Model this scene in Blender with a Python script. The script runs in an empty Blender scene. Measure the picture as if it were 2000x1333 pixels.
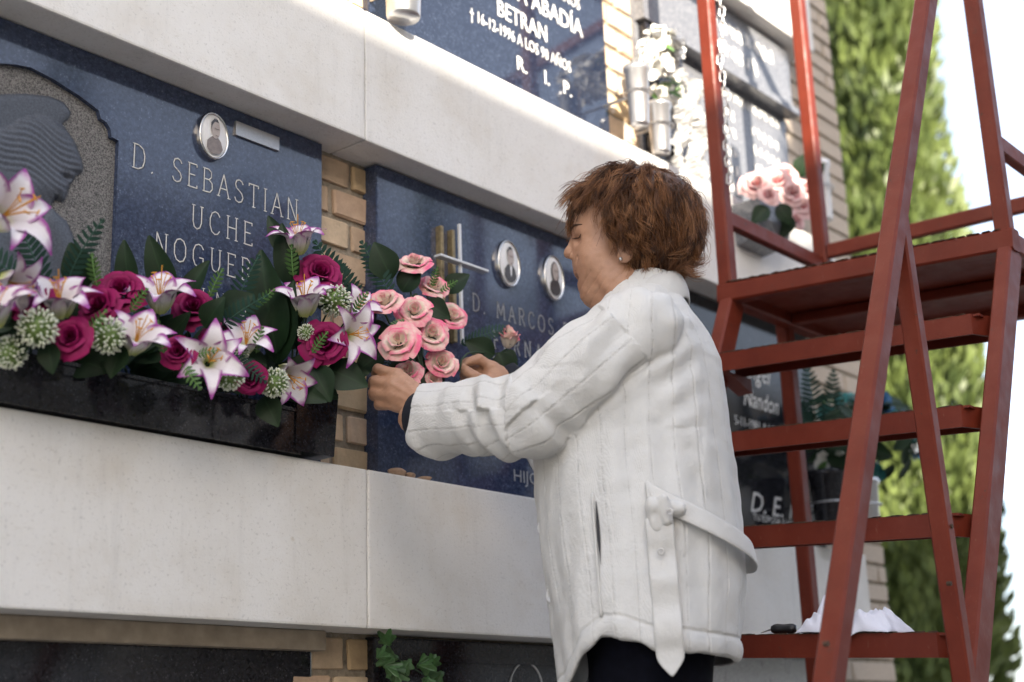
import bpy, bmesh, math, random
import numpy as np
from mathutils import Vector, Matrix, Quaternion, Euler
random.seed(7); np.random.seed(7)
sc = bpy.context.scene
COL = sc.collection
R_ = math.radians
# ---------------------------------------------------------------- camera
F_PX, CX, CY, CAM = 2778.0, 1000.0, 666.5, np.array([0.0, -1.75, 0.64])
_x = np.array([2400., -710., -F_PX]); _x /= np.linalg.norm(_x)
_z = np.array([-410., 10000., -F_PX]); _z -= _x*(_z@_x); _z /= np.linalg.norm(_z)
ROT = np.array([_x, np.cross(_z, _x), _z])
cd = bpy.data.cameras.new('camera'); cam = bpy.data.objects.new('camera', cd); COL.objects.link(cam)
cam.matrix_world = Matrix.Translation(CAM) @ Matrix([list(r) for r in ROT]).to_4x4()
cd.sensor_width = 36; cd.lens = 50; cd.clip_end = 3000; cd.clip_start = 0.05
cd.dof.use_dof = True; cd.dof.focus_distance = 2.40; cd.dof.aperture_fstop = 2.8
sc.camera = cam
# ---------------------------------------------------------------- light
SUN_EL, SUN_DIR = R_(21), np.array([-0.53, -0.848])      # horizontal direction towards the sun
wd = bpy.data.worlds.new('World'); sc.world = wd; wd.use_nodes = True
nt = wd.node_tree; bg = nt.nodes['Background']
sky = nt.nodes.new('ShaderNodeTexSky'); sky.sky_type = 'NISHITA'; sky.sun_disc = False
sky.sun_elevation = SUN_EL; sky.sun_rotation = math.atan2(SUN_DIR[0], SUN_DIR[1])
sky.air_density = 0.8; sky.dust_density = 2.2; sky.ozone_density = 0.5
vm = nt.nodes.new('ShaderNodeMix'); vm.data_type = 'RGBA'; vm.inputs['Factor'].default_value = .5        # thin even veil of high cloud
nt.links.new(sky.outputs[0], vm.inputs[6]); vm.inputs[7].default_value = (2.5, 2.58, 2.8, 1); nt.links.new(vm.outputs[2], bg.inputs[0]); bg.inputs[1].default_value = 0.15
sl = bpy.data.lights.new('sun', 'SUN'); sl.energy = 4.4; sl.angle = R_(0.53); sl.color = (1, .9, .76)
so = bpy.data.objects.new('sun', sl); COL.objects.link(so)
so.rotation_euler = Vector((SUN_DIR[0]*math.cos(SUN_EL), SUN_DIR[1]*math.cos(SUN_EL), math.sin(SUN_EL))).to_track_quat('Z', 'Y').to_euler()
sc.view_settings.view_transform = 'Standard'; sc.view_settings.look = 'None'
sc.view_settings.exposure = 1.98; sc.view_settings.gamma = 1
# ---------------------------------------------------------------- pixel helpers (photo pixels, 2000x1333)
def ray(x, y):
    d = ROT @ np.array([x-CX, -(y-CY), -F_PX]); return d/np.linalg.norm(d)
def P(x, y, Y=0.0):                      # point of the plane Y = const seen at that pixel
    d = ray(x, y); return CAM + d*((Y-CAM[1])/d[1])
def PX(x, y, X):                         # point of the plane X = const
    d = ray(x, y); return CAM + d*((X-CAM[0])/d[0])
# ---------------------------------------------------------------- object helpers
def tag(o, label=None, cat=None, group=None, kind=None):
    if label: o['label'] = label
    if cat: o['category'] = cat
    if group: o['group'] = group
    if kind or label: o['kind'] = kind or 'thing'
    return o
def empty(name, loc=(0, 0, 0), rot=None):
    o = bpy.data.objects.new(name, None); COL.objects.link(o); o.location = Vector(loc)
    if rot is not None: o.rotation_euler = rot
    o.empty_display_size = .05
    return o
def mesh(name, v, f, mats=None, smooth=False, uv=None, mi=None):
    me = bpy.data.meshes.new(name); me.from_pydata([tuple(map(float, p)) for p in v], [], [tuple(map(int, q)) for q in f])
    for m in (mats if isinstance(mats, (list, tuple)) else [mats]):
        if m: me.materials.append(m)
    if smooth: me.polygons.foreach_set('use_smooth', [True]*len(me.polygons))
    if mi is not None: me.polygons.foreach_set('material_index', list(mi))
    if uv is not None:
        ul = me.uv_layers.new(name='UVMap'); li = np.zeros(len(me.loops), int); me.loops.foreach_get('vertex_index', li)
        ul.data.foreach_set('uv', np.asarray(uv, float)[li].ravel())
    me.update(); return me
def link(name, me, parent=None, loc=None, rot=None, scale=None):
    o = bpy.data.objects.new(name, me); COL.objects.link(o)
    if parent is not None: o.parent = parent
    if loc is not None: o.location = Vector(loc)
    if rot is not None:
        if isinstance(rot, Quaternion): o.rotation_mode = 'QUATERNION'; o.rotation_quaternion = rot
        else: o.rotation_euler = rot
    if scale is not None: o.scale = Vector(scale) if not np.isscalar(scale) else Vector((scale,)*3)
    return o
def wobj(name, v, f, mats, parent=None, **k):             # world-space verts, parent an unrotated Empty
    v = np.asarray(v, float)
    if parent is not None:
        o = parent; off = np.zeros(3)
        while o is not None: off += np.array(o.location); o = o.parent
        v = v-off
    return link(name, mesh(name, v, f, mats, **k), parent)
class MB:                                                   # collects simple solids into one mesh
    def __init__(s): s.v = []; s.f = []
    def add(s, v, f):
        n = len(s.v); s.v += [tuple(p) for p in v]; s.f += [tuple(i+n for i in q) for q in f]; return s
    def box(s, a, b, bev=0.0):
        v, f = box_vf(a, b, bev); return s.add(v, f)
    def tube(s, pts, r, n=8, cap=True, twist=0):
        v, f = tube_vf(pts, r, n, cap, twist); return s.add(v, f)
    def out(s, name, mat, parent=None, **k): return wobj(name, s.v, s.f, mat, parent, **k)
def box_vf(a, b, bev=0.0):
    a = np.minimum(a, b).astype(float) if isinstance(a, np.ndarray) else np.minimum(np.array(a, float), np.array(b, float)); b2 = np.maximum(np.array(a), np.array(b, float))
    if bev <= 0:
        v = [(x, y, z) for z in (a[2], b2[2]) for y in (a[1], b2[1]) for x in (a[0], b2[0])]
        return v, [(0, 2, 3, 1), (4, 5, 7, 6), (0, 1, 5, 4), (2, 6, 7, 3), (0, 4, 6, 2), (1, 3, 7, 5)]
    bm = bmesh.new(); bmesh.ops.create_cube(bm, size=1)
    for q in bm.verts: q.co = Vector([(a[i]+b2[i])/2+q.co[i]*(b2[i]-a[i]) for i in range(3)])
    bmesh.ops.bevel(bm, geom=list(bm.edges), offset=bev, segments=2, affect='EDGES', profile=.6)
    bm.verts.index_update(); v = [tuple(q.co) for q in bm.verts]; f = [tuple(q.index for q in g.verts) for g in bm.faces]; bm.free(); return v, f
def frames(pts):
    pts = np.asarray(pts, float); t = np.gradient(pts, axis=0); t /= np.linalg.norm(t, axis=1)[:, None]+1e-12
    u = np.cross(t[0], [0, 0, 1.]);
    if np.linalg.norm(u) < 1e-3: u = np.cross(t[0], [0, 1., 0])
    u /= np.linalg.norm(u); U = [u]
    for i in range(1, len(pts)):
        u = U[-1]-t[i]*(U[-1]@t[i]); u /= np.linalg.norm(u)+1e-12; U.append(u)
    U = np.array(U); return t, U, np.cross(t, U)
def tube_vf(pts, r, n=8, cap=True, twist=0):
    pts = np.asarray(pts, float); r = np.broadcast_to(np.asarray(r, float), (len(pts),)); t, U, V = frames(pts)
    a = np.arange(n)*2*math.pi/n+twist
    v = (pts[:, None]+r[:, None, None]*(np.cos(a)[None, :, None]*U[:, None]+np.sin(a)[None, :, None]*V[:, None])).reshape(-1, 3)
    f = [(i*n+j, i*n+(j+1) % n, (i+1)*n+(j+1) % n, (i+1)*n+j) for i in range(len(pts)-1) for j in range(n)]
    if cap: f += [tuple(range(n-1, -1, -1)), tuple((len(pts)-1)*n+j for j in range(n))]
    return v, f
def beam_vf(p, q, w, h, up=(0, 0, 1)):                      # rectangular bar from p to q
    p = np.asarray(p, float); q = np.asarray(q, float); t = (q-p)/np.linalg.norm(q-p); up = np.asarray(up, float)
    s = np.cross(t, up); s /= np.linalg.norm(s); n = np.cross(s, t)
    b = min(w, h)*.12; sec = []
    for sx, sy in ((1, 1), (-1, 1), (-1, -1), (1, -1)):
        c1 = (sx*(w/2-b), sy*h/2); c2 = (sx*w/2, sy*(h/2-b))
        sec += [c2, c1] if sx*sy > 0 else [c1, c2]
    v = [e+s*x+n*y for e in (p, q) for x, y in sec]; m = len(sec)
    return v, [(j, (j+1) % m, m+(j+1) % m, m+j) for j in range(m)]+[tuple(range(m-1, -1, -1)), tuple(range(m, 2*m))]
def grid_f(nu, nv, close_u=False):
    f = []
    for i in range(nv-1):
        for j in range(nu if close_u else nu-1):
            f.append((i*nu+j, i*nu+(j+1) % nu, (i+1)*nu+(j+1) % nu, (i+1)*nu+j))
    return f
def lathe_vf(prof, n=20, c=(0, 0, 0)):
    v = [(c[0]+r*math.cos(2*math.pi*j/n), c[1]+r*math.sin(2*math.pi*j/n), c[2]+z) for r, z in prof for j in range(n)]
    return v, grid_f(n, len(prof), True)
# ---------------------------------------------------------------- material helpers
class NT:
    def __init__(s, name):
        s.m = bpy.data.materials.new(name); s.m.use_nodes = True; s.t = s.m.node_tree
        s.b = s.t.nodes['Principled BSDF']
    def n(s, typ, ins=None, **k):
        x = s.t.nodes.new('ShaderNode'+typ)
        for a, v in k.items(): setattr(x, a, v)
        for a, v in (ins or {}).items():
            if hasattr(v, 'links') or isinstance(v, bpy.types.NodeSocket): s.t.links.new(v, x.inputs[a])
            else: x.inputs[a].default_value = v
        return x
    def noise(s, scale, detail=4, rough=.55, vec=None, dist=0):
        x = s.n('TexNoise', {'Scale': scale, 'Detail': detail, 'Roughness': rough, 'Distortion': dist})
        s.t.links.new(vec or s.obj(), x.inputs['Vector']); return x.outputs['Fac']
    def obj(s):
        if not hasattr(s, '_tc'): s._tc = s.n('TexCoord')
        return s._tc.outputs['Object']
    def geo(s):
        if not hasattr(s, '_g'): s._g = s.n('NewGeometry')
        return s._g.outputs['Position']
    def ramp(s, fac, stops):
        x = s.n('ValToRGB'); s.t.links.new(fac, x.inputs[0]); e = x.color_ramp.elements
        while len(e) > 1: e.remove(e[-1])
        for i, (p, c) in enumerate(stops):
            q = e[0] if i == 0 else e.new(p); q.position = p
            q.color = (c, c, c, 1) if np.isscalar(c) else (*c, 1)
        return x.outputs[0]
    def mix(s, fac, a, b, mode='MIX'):
        x = s.n('Mix', data_type='RGBA', blend_type=mode)
        for sock, v in ((x.inputs['Factor'], fac), (x.inputs['A'], a), (x.inputs['B'], b)):
            sock = [q for q in x.inputs if q.name == sock.name and (q.type == 'RGBA' or sock.name == 'Factor')][0]
            if isinstance(v, bpy.types.NodeSocket): s.t.links.new(v, sock)
            elif np.isscalar(v): sock.default_value = v
            else: sock.default_value = (*v, 1)
        return [q for q in x.outputs if q.type == 'RGBA'][0]
    def math(s, op, a, b=0.0, c=None):
        x = s.n('Math', operation=op)
        for i, v in enumerate((a, b) if c is None else (a, b, c)):
            if isinstance(v, bpy.types.NodeSocket): s.t.links.new(v, x.inputs[i])
            else: x.inputs[i].default_value = v
        return x.outputs[0]
    def bump(s, h, strength=.3, dist=.01):
        x = s.n('Bump', {'Strength': strength, 'Distance': dist}); s.t.links.new(h, x.inputs['Height'])
        s.t.links.new(x.outputs[0], s.b.inputs['Normal']); return x
    def set(s, **k):
        nm = dict(col='Base Color', rough='Roughness', metal='Metallic', spec='Specular IOR Level', ior='IOR', sss='Subsurface Weight', coat='Coat Weight', sheen='Sheen Weight', trans='Transmission Weight')
        for a, v in k.items():
            i = s.b.inputs[nm[a]]
            if isinstance(v, bpy.types.NodeSocket): s.t.links.new(v, i)
            elif np.isscalar(v): i.default_value = v
            else: i.default_value = (*v, 1)
        return s
def plain(name, col, rough=.5, var=.12, scale=30, **k):
    t = NT(name); c = np.array(col)
    t.set(col=t.ramp(t.noise(scale), [(.3, tuple(c*(1-var))), (.7, tuple(np.minimum(c*(1+var), 1)))]), rough=rough, **k)
    return t.m
M = {}
def build_materials():
    # off-white rendered bands
    t = NT('band_stone'); g = t.geo()
    sp = t.ramp(t.noise(170, 3, .6, g), [(.28, .8), (.42, 1)])
    big = t.ramp(t.noise(5.5, 6, .62, g), [(.3, (.71, .68, .63)), (.5, (.79, .78, .755)), (.75, (.82, .815, .8))])
    mp = t.n('Mapping', {'Vector': g, 'Scale': (14, 14, 1.6)})
    drip = t.ramp(t.noise(1.6, 5, .7, mp.outputs[0]), [(.55, 1), (.78, .84)])
    c = t.mix(1, big, sp, 'MULTIPLY'); c = t.mix(.8, c, drip, 'MULTIPLY')
    st = t.ramp(t.noise(26, 2, .5, g), [(.74, 0), (.8, 1)]); c = t.mix(t.math('MULTIPLY', st, .3), c, (.42, .33, .2))
    gr = t.ramp(t.noise(1.3, 7, .72, g), [(.45, 0), (.75, .35)]); c = t.mix(gr, c, (.5, .45, .37))
    scr = t.ramp(t.noise(34, 6, .8, t.n('Mapping', {'Vector': g, 'Scale': (1, 1, 3)}).outputs[0], 1.5), [(.62, 0), (.66, .5), (.7, 0)]); c = t.mix(scr, c, (.45, .4, .33))
    t.set(col=c, rough=.8); t.bump(t.noise(240, 4, .6, g), .3, .003); M['band'] = t.m
    # mortar
    t = NT('mortar'); g = t.geo()
    t.set(col=t.ramp(t.noise(60, 5, .7, g), [(.3, (.2, .165, .12)), (.6, (.33, .28, .215)), (.8, (.5, .46, .4))]), rough=.95)
    t.bump(t.noise(90, 5, .7, g), .8, .006); M['mortar'] = t.m
    # bricks, a little different each
    t = NT('brick_clay'); g = t.geo(); rnd = t.n('ObjectInfo').outputs['Random']
    base = t.ramp(rnd, [(0, (.53, .38, .22)), (.3, (.6, .45, .28)), (.55, (.55, .38, .27)), (.8, (.64, .5, .34)), (1, (.48, .34, .23))])
    c = t.mix(1, base, t.ramp(t.noise(28, 5, .65, g), [(.25, .72), (.6, 1.0), (.85, 1.12)]), 'MULTIPLY')
    c = t.mix(t.ramp(t.noise(45, 3, .6, g), [(.68, 0), (.78, .7)]), c, (.62, .57, .5))
    t.set(col=c, rough=.88); t.bump(t.noise(160, 4, .6, g), .4, .003); M['brick'] = t.m
    M['brick_pale'] = plain('pale_brick', (.5, .42, .34), .9, .15, 25)
    # granites: (base dark, base light, speckle, roughness)
    for nm, d, l, s, ro in (('granite_blue', (.022, .032, .065), (.052, .073, .135), (.2, .24, .34), .08), ('granite_deep', (.008, .012, .026), (.02, .028, .05), (.1, .12, .17), .06), ('granite_black', (.008, .008, .01), (.022, .022, .027), (.12, .12, .14), .1),
                            ('granite_grey', (.1, .105, .12), (.2, .205, .22), (.45, .45, .45), .22), ('granite_pale', (.2, .2, .2), (.36, .36, .355), (.6, .6, .6), .3)):
        t = NT(nm); g = t.geo()
        c = t.mix(t.ramp(t.noise(150, 5, .8, g), [(.4, 0), (.62, 1)]), d, l)
        vo = t.n('TexVoronoi', {'Scale': 210.0}); t.t.links.new(g, vo.inputs['Vector'])
        msk = t.math('MULTIPLY', t.ramp(vo.outputs['Distance'], [(.12, 1), (.4, 0)]), t.ramp(t.noise(75, 3, .6, g), [(.47, 0), (.7, .65)]))
        c = t.mix(msk, c, s)
        t.set(col=c, rough=t.ramp(t.noise(9, 4, .6, g), [(.35, ro*.8), (.75, ro*1.5)]), ior=1.45 if nm == 'granite_black' else 1.6); M[nm] = t.m
    t = NT('granite_pecked'); g = t.geo()                    # rough hammered ground of the relief
    t.set(col=t.ramp(t.noise(420, 3, .7, g), [(.36, (.05, .05, .052)), (.62, (.3, .29, .28))]), rough=.8); t.bump(t.noise(420, 3, .7, g), .9, .004); M['pecked'] = t.m
    t = NT('granite_honed'); g = t.geo()
    t.set(col=t.ramp(t.noise(300, 4, .7, g), [(.35, (.045, .052, .068)), (.65, (.085, .095, .118))]), rough=.42); M['honed'] = t.m
    # red painted steel
    t = NT('red_paint'); g = t.geo()
    c = t.ramp(t.noise(11, 6, .65, g), [(.3, (.12, .016, .006)), (.55, (.15, .022, .009)), (.8, (.18, .034, .017))])
    c = t.mix(t.ramp(t.noise(48, 6, .75, g), [(.63, 0), (.68, .9)]), c, (.07, .03, .02)); c = t.mix(t.ramp(t.noise(130, 5, .8, t.n('Mapping', {'Vector': g, 'Scale': (1, 1, .25)}).outputs[0]), [(.62, 0), (.7, .5)]), c, (.24, .1, .07))
    t.set(col=c, rough=t.ramp(t.noise(23, 4, .6, g), [(.3, .4), (.7, .6)]), spec=.3); t.bump(t.noise(120, 3, .6, g), .15, .002); M['red'] = t.m
    M['rust'] = plain('rust_edge', (.07, .04, .025), .9, .4, 90)
    M['white_letter'] = plain('engraved_white', (.7, .69, .66), .7, .15, 200)
    M['pale_letter'] = plain('engraved_grey', (.3, .31, .33), .7, .2, 200)
    M['shade_letter'] = plain('engraved_shade', (.02, .02, .022), .8)
    M['cross_steel'] = plain('pale_steel', (.7, .7, .7), .35, .05, 60, metal=.3)
    M['lintel'] = plain('lintel_stone', (.36, .3, .23), .85, .2, 30)
    M['chrome'] = plain('polished_steel', (.62, .61, .6), .18, .05, 50, metal=1.0)
    M['steel'] = plain('brushed_steel', (.55, .54, .53), .38, .08, 300, metal=1.0)
    M['bronze'] = plain('aged_bronze', (.3, .235, .13), .45, .3, 120, metal=.7)
    M['enamel'] = plain('white_enamel', (.78, .78, .79), .15, .03)
    M['sepia_dark'] = plain('photo_dark', (.05, .042, .04), .2, .3, 150)
    M['sepia_mid'] = plain('photo_mid', (.2, .165, .15), .2, .2, 150)
    M['sepia_skin'] = plain('photo_skin', (.42, .36, .33), .2, .15, 120)
    M['zinc'] = plain('zinc_vase', (.62, .62, .63), .3, .1, 40, metal=.85)
    M['pebble'] = plain('pebble_stone', (.36, .24, .16), .8, .3, 60)
    M['black_plastic'] = plain('black_plastic', (.012, .012, .013), .35)
    t = NT('ground_paving'); g = t.geo()
    t.set(col=t.ramp(t.noise(2.5, 8, .7, g), [(.3, (.2, .18, .15)), (.7, (.33, .3, .26))]), rough=.9); t.bump(t.noise(60, 5, .7, g), .4, .01); M['ground'] = t.m
    t = NT('white_cloth'); t.set(col=(.74, .74, .82), rough=.85, sheen=.2); t.bump(t.noise(400, 2), .1, .002); M['rag'] = t.m
build_materials()
# ================================================================ setting
gv, gf = [(-300, -300, 0), (300, -300, 0), (300, 300, 0), (-300, 300, 0)], [(0, 1, 2, 3)]
tag(wobj('ground', gv, gf, M['ground']), kind='structure')
BANDS = [(-.06, .219), (.841, 1.114), (1.736, 2.007), (2.629, 2.902)]
XEND = 3.62
wall_t = empty('niche_wall', (1.7, .1, 0))
tag(wall_t, 'long cemetery niche wall of off-white bands and tan brick piers', 'wall')
MB().box((-1.2, .0945, 0), (3.922, .8, 3.75)).out('mortar_core', M['mortar'], wall_t)
JX = [-1.2, -.138, .79, 1.722, 2.652, XEND]
for zb, zt in BANDS:
    for i in range(5):
        a, b = JX[i]+(.0013 if i else 0), JX[i+1]-(.0013 if i < 4 else 0)
        v, f = box_vf((a, 0 + random.uniform(0, .0015), zb), (b, .3, zt), .004)
        wobj('band_slab', v, f, M['band'], wall_t)
v, f = box_vf((.86, .062, .841-.034), (1.683, .0995, .8405), .003); wobj('lintel_strip', v, f, M['lintel'], wall_t)
# bricks: a few shared meshes, one object for each brick
BR = []
for k in range(5):
    v, f = box_vf((-.5, -.5, -.5), (.5, .5, .5), .0)
    bm = bmesh.new(); bmesh.ops.create_cube(bm, size=1); bmesh.ops.bevel(bm, geom=list(bm.edges), offset=.05, segments=1, affect='EDGES')
    for q in bm.verts: q.co += Vector([random.uniform(-.02, .02) for _ in range(3)])
    me = bpy.data.meshes.new('brick'); bm.to_mesh(me); bm.free(); me.materials.append(M['brick']); BR.append(me)
BRP = []
for me in BR: m2 = me.copy(); m2.materials.clear(); m2.materials.append(M['brick_pale']); BRP.append(m2)
def brick(x0, x1, z0, z1, yf, pale=False):
    o = link('brick', random.choice(BRP if pale else BR), wall_t)
    o.location = Vector(((x0+x1)/2, yf+.03+random.uniform(-.0015, .002), (z0+z1)/2))-Vector(wall_t.location); o.scale = (x1-x0, .06, z1-z0)
def courses(x0, x1, z0, z1, yf, long=False, pale=False):
    ph = .06; n = max(1, round((z1-z0)/ph)); ph = (z1-z0)/n
    for i in range(n):
        a, b = z0+i*ph+.005, z0+(i+1)*ph-.006
        if long:
            s = x0+(.12 if i % 2 else .245)+random.uniform(-.01, .01); cuts = [x0, s, x1] if s < x1-.04 else [x0, x1]
        else:
            s = x0+(x1-x0)*(.62 if i % 2 else .36)+random.uniform(-.008, .008); cuts = [x0-.03, s, x1+.03]
        for c0, c1 in zip(cuts[:-1], cuts[1:]): brick(c0+.005, c1-.005, a, b, yf, long or pale)
for px0, px1 in ((1.655, 1.83), (2.60, 2.76)):
    for (a, b), (c, d) in zip(BANDS[:-1], BANDS[1:]):
        if b > 2.1: continue
        courses(px0, px1, max(b, .45) if b < .3 else b, c-.003, .088)
courses(2.60, 2.76, 2.007, 2.626, .088, pale=True)  # paler brick colour paints the sun's overexposure on this pier
courses(1.655, 1.83, 2.007, 2.626, .088)
for (a, b), (c, d) in zip(BANDS[:-1], BANDS[1:]): courses(3.53, 3.928, b, c, .088, True)
for a, b in BANDS[1:]: courses(XEND+.004, 3.928, a, b, .088, True)
courses(3.53, 3.928, 2.902, 3.65, .088, True)
# opposite niche block (it shades the wall and is mirrored in the polished slabs)
ob = empty('opposite_niche_block', (1, -9.0, 0)); tag(ob, 'opposite niche block across the cemetery lane', 'building')
OH = 6.03
MB().box((-9, -11.2, 0), (26, -9.05, OH-.25)).out('brick_body', M['mortar'], ob)
MB().box((-9.15, -11.3, OH-.25), (26.15, -8.9, OH), .02).out('coping', M['band'], ob)
for k in range(6): MB().box((-9, -9.051, .3+k*.9), (26, -8.98, .57+k*.9)).out('band_slab', M['band'], ob)
# ================================================================ lettering
ST = {  # stroke letters on a 1 high cell: width, polylines
 'D': (.62, [[(.1, 0), (.1, 1)], [(.1, 1), (.3, 1), (.5, .88), (.58, .62), (.58, .38), (.5, .12), (.3, 0), (.1, 0)]]),
 'S': (.52, [[(.46, .84), (.4, .95), (.27, 1), (.13, .94), (.07, .78), (.12, .62), (.27, .52), (.4, .42), (.47, .25), (.4, .07), (.25, 0), (.11, .05), (.05, .18)]]),
 'E': (.52, [[(.1, 0), (.1, 1)], [(.1, 1), (.47, 1), (.47, .9)], [(.1, .53), (.38, .53)], [(.1, 0), (.49, 0), (.49, .1)]]),
 'B': (.56, [[(.1, 0), (.1, 1)], [(.1, 1), (.32, 1), (.45, .9), (.46, .68), (.34, .55), (.1, .55)], [(.34, .55), (.5, .42), (.52, .18), (.4, .02), (.1, 0)]]),
 'A': (.62, [[(.04, 0), (.31, 1), (.58, 0)], [(.14, .36), (.48, .36)]]),
 'T': (.58, [[(.29, 0), (.29, 1)], [(.04, .9), (.04, 1), (.54, 1), (.54, .9)]]),
 'I': (.22, [[(.11, 0), (.11, 1)]]),
 'N': (.66, [[(.1, 0), (.1, 1), (.56, 0), (.56, 1)]]),
 'U': (.62, [[(.1, 1), (.1, .3), (.16, .08), (.3, 0), (.44, .08), (.52, .3), (.52, 1)]]),
 'C': (.62, [[(.56, .82), (.46, .96), (.32, 1), (.16, .9), (.07, .65), (.07, .35), (.16, .1), (.32, 0), (.46, .04), (.56, .18)]]),
 'H': (.64, [[(.1, 0), (.1, 1)], [(.54, 0), (.54, 1)], [(.1, .52), (.54, .52)]]),
 'O': (.7, [[(.35, 1), (.18, .93), (.07, .7), (.07, .3), (.18, .07), (.35, 0), (.52, .07), (.63, .3), (.63, .7), (.52, .93), (.35, 1)]]),
 'G': (.68, [[(.58, .82), (.48, .96), (.34, 1), (.17, .92), (.07, .68), (.07, .32), (.17, .08), (.34, 0), (.5, .06), (.58, .2), (.58, .42), (.4, .42)]]),
 'R': (.58, [[(.1, 0), (.1, 1)], [(.1, 1), (.34, 1), (.47, .9), (.48, .66), (.36, .52), (.1, .52)], [(.3, .52), (.54, 0)]]),
 'J': (.36, [[(.26, 1), (.26, .2), (.2, .03), (.06, -.03)]]),
 'M': (.78, [[(.08, 0), (.12, 1), (.39, .2), (.66, 1), (.7, 0)]]),
 'P': (.52, [[(.1, 0), (.1, 1)], [(.1, 1), (.34, 1), (.46, .88), (.46, .64), (.34, .5), (.1, .5)]]),
 'F': (.5, [[(.1, 0), (.1, 1)], [(.1, 1), (.47, 1), (.47, .9)], [(.1, .53), (.38, .53)]]),
 'Z': (.56, [[(.06, .9), (.06, 1), (.5, 1), (.06, 0), (.52, 0), (.52, .1)]]),
 '1': (.3, [[(.05, .8), (.15, 1), (.15, 0)]]), '.': (.22, [[(.08, .0), (.12, .05)]]), ' ': (.36, [])}
def engraved(name, text, X0, X1, z0, h, Y, mat, parent, sw=.05, serif=True):
    tot = sum(ST[c][0] for c in text); ls = (X1-X0-tot*h)/max(1, len(text)-1); x = X0; v = []; f = []; vd = []; fd = []
    def seg(p, q, w, y, V, Fc):
        p = np.array(p); q = np.array(q); d = q-p; L = np.linalg.norm(d)
        if L < 1e-6: return
        d /= L; n = np.array([-d[1], d[0]])*w/2; p = p-d*w*.3; q = q+d*w*.3
        b = len(V); V += [(a[0], y, a[1]) for a in (p+n, q+n, q-n, p-n)]; Fc.append((b, b+1, b+2, b+3))
    for c in text:
        w, pl = ST[c]; v = []; f = []; vd = []; fd = []
        for k in pl:
            pts = [(x+a*h, z0+b*h) for a, b in k]
            for p, q in zip(pts[:-1], pts[1:]):
                seg(p, q, sw*h, Y-.0012, v, f)
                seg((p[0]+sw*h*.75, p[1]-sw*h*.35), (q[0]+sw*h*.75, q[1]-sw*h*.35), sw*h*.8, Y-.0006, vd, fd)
            if serif and len(k) >= 2:
                for e, o in ((k[0], k[1]), (k[-1], k[-2])):
                    if abs(e[0]-o[0]) < .3*abs(e[1]-o[1]) and (e[1] < .02 or e[1] > .98):
                        seg((x+(e[0]-.075)*h, z0+e[1]*h), (x+(e[0]+.075)*h, z0+e[1]*h), sw*h*.7, Y-.0018, v, f)
        x += w*h+ls
        if not v: continue
        o = wobj('engraved_letter', v, f, mat, parent); tag(o, kind='stuff')
        if sw > .04: tag(wobj('letter_shade', vd, fd, M['shade_letter'], o), kind='stuff')  # flat dark strokes paint the shaded side of the cut beside its lit edge
def font_text(name, text, x0, z0, h, Y, mat, parent, width=None, shear=0, bold=.0, depth=.0015):
    cu = bpy.data.curves.new(name, 'FONT'); cu.body = text; cu.size = 1; cu.extrude = 0; cu.offset = bold; cu.shear = shear; cu.resolution_u = 2
    o = bpy.data.objects.new(name, cu); COL.objects.link(o); dg = bpy.context.evaluated_depsgraph_get()
    me = bpy.data.meshes.new_from_object(o.evaluated_get(dg)); bpy.data.objects.remove(o); bpy.data.curves.remove(cu)
    n = len(me.vertices); co = np.zeros(n*3); me.vertices.foreach_get('co', co); co = co.reshape(-1, 3)
    cap = .73; s = h/cap; wn = (co[:, 0].max()-co[:, 0].min())*s; sx = s*(width/wn if width else 1)
    loc = np.array(parent.location)
    w = np.stack([x0+(co[:, 0]-co[:, 0].min())*sx-loc[0], np.full(n, Y-depth-loc[1]), z0+co[:, 1]*s-loc[2]], 1)
    me.vertices.foreach_set('co', w.ravel()); me.materials.clear(); me.materials.append(mat); me.update()
    return tag(link(name, me, parent), kind='stuff')
def scribble(name, X0, X1, z0, h, Y, mat, parent, n=8):       # lettering too far away to read: letter-like marks
    v = []; f = []; x = X0; st = (X1-X0)/n
    for i in range(n):
        for k in range(3):
            a = np.array([x+random.uniform(.05, .75)*st, z0+random.uniform(0, .3)*h]); b = np.array([x+random.uniform(.05, .75)*st, z0+random.uniform(.7, 1)*h])
            d = (b-a)/np.linalg.norm(b-a); q = np.array([-d[1], d[0]])*h*.11; m = len(v)
            v += [(c[0], Y-.001-.0003*k, c[1]) for c in (a+q, b+q, b-q, a-q)]; f.append((m, m+1, m+2, m+3))
        x += st
    return tag(wobj(name, v, f, mat, parent), kind='stuff')
def slab(parent, x0, x1, z0, z1, yf, mat, name='slab', yb=.1008, bev=.003):
    v, f = box_vf((x0, yf, z0), (x1, yb, z1), bev); return wobj(name, v, f, mat, parent)
def ellipse_disc(cx, cz, a, b, y, dome=0, n=36, tilt=0):
    v = [(cx, y-dome, cz)]; f = []
    for k, rr in enumerate((.5, .8, 1.0)):
        for j in range(n):
            t = 2*math.pi*j/n; ex, ez = a*rr*math.cos(t), b*rr*math.sin(t)
            v.append((cx+ex*math.cos(tilt)-ez*math.sin(tilt), y-dome*(1-rr*rr), cz+ex*math.sin(tilt)+ez*math.cos(tilt)))
    for j in range(n): f.append((0, 1+(j+1) % n, 1+j))
    for k in range(2):
        for j in range(n): f.append((1+k*n+j, 1+k*n+(j+1) % n, 1+(k+1)*n+(j+1) % n, 1+(k+1)*n+j))
    return v, f
def blob(pts, y):                                            # flat outline a little proud of the enamel
    v = [(p[0], y, p[1]) for p in pts]; return v, [tuple(range(len(v)))]
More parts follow.
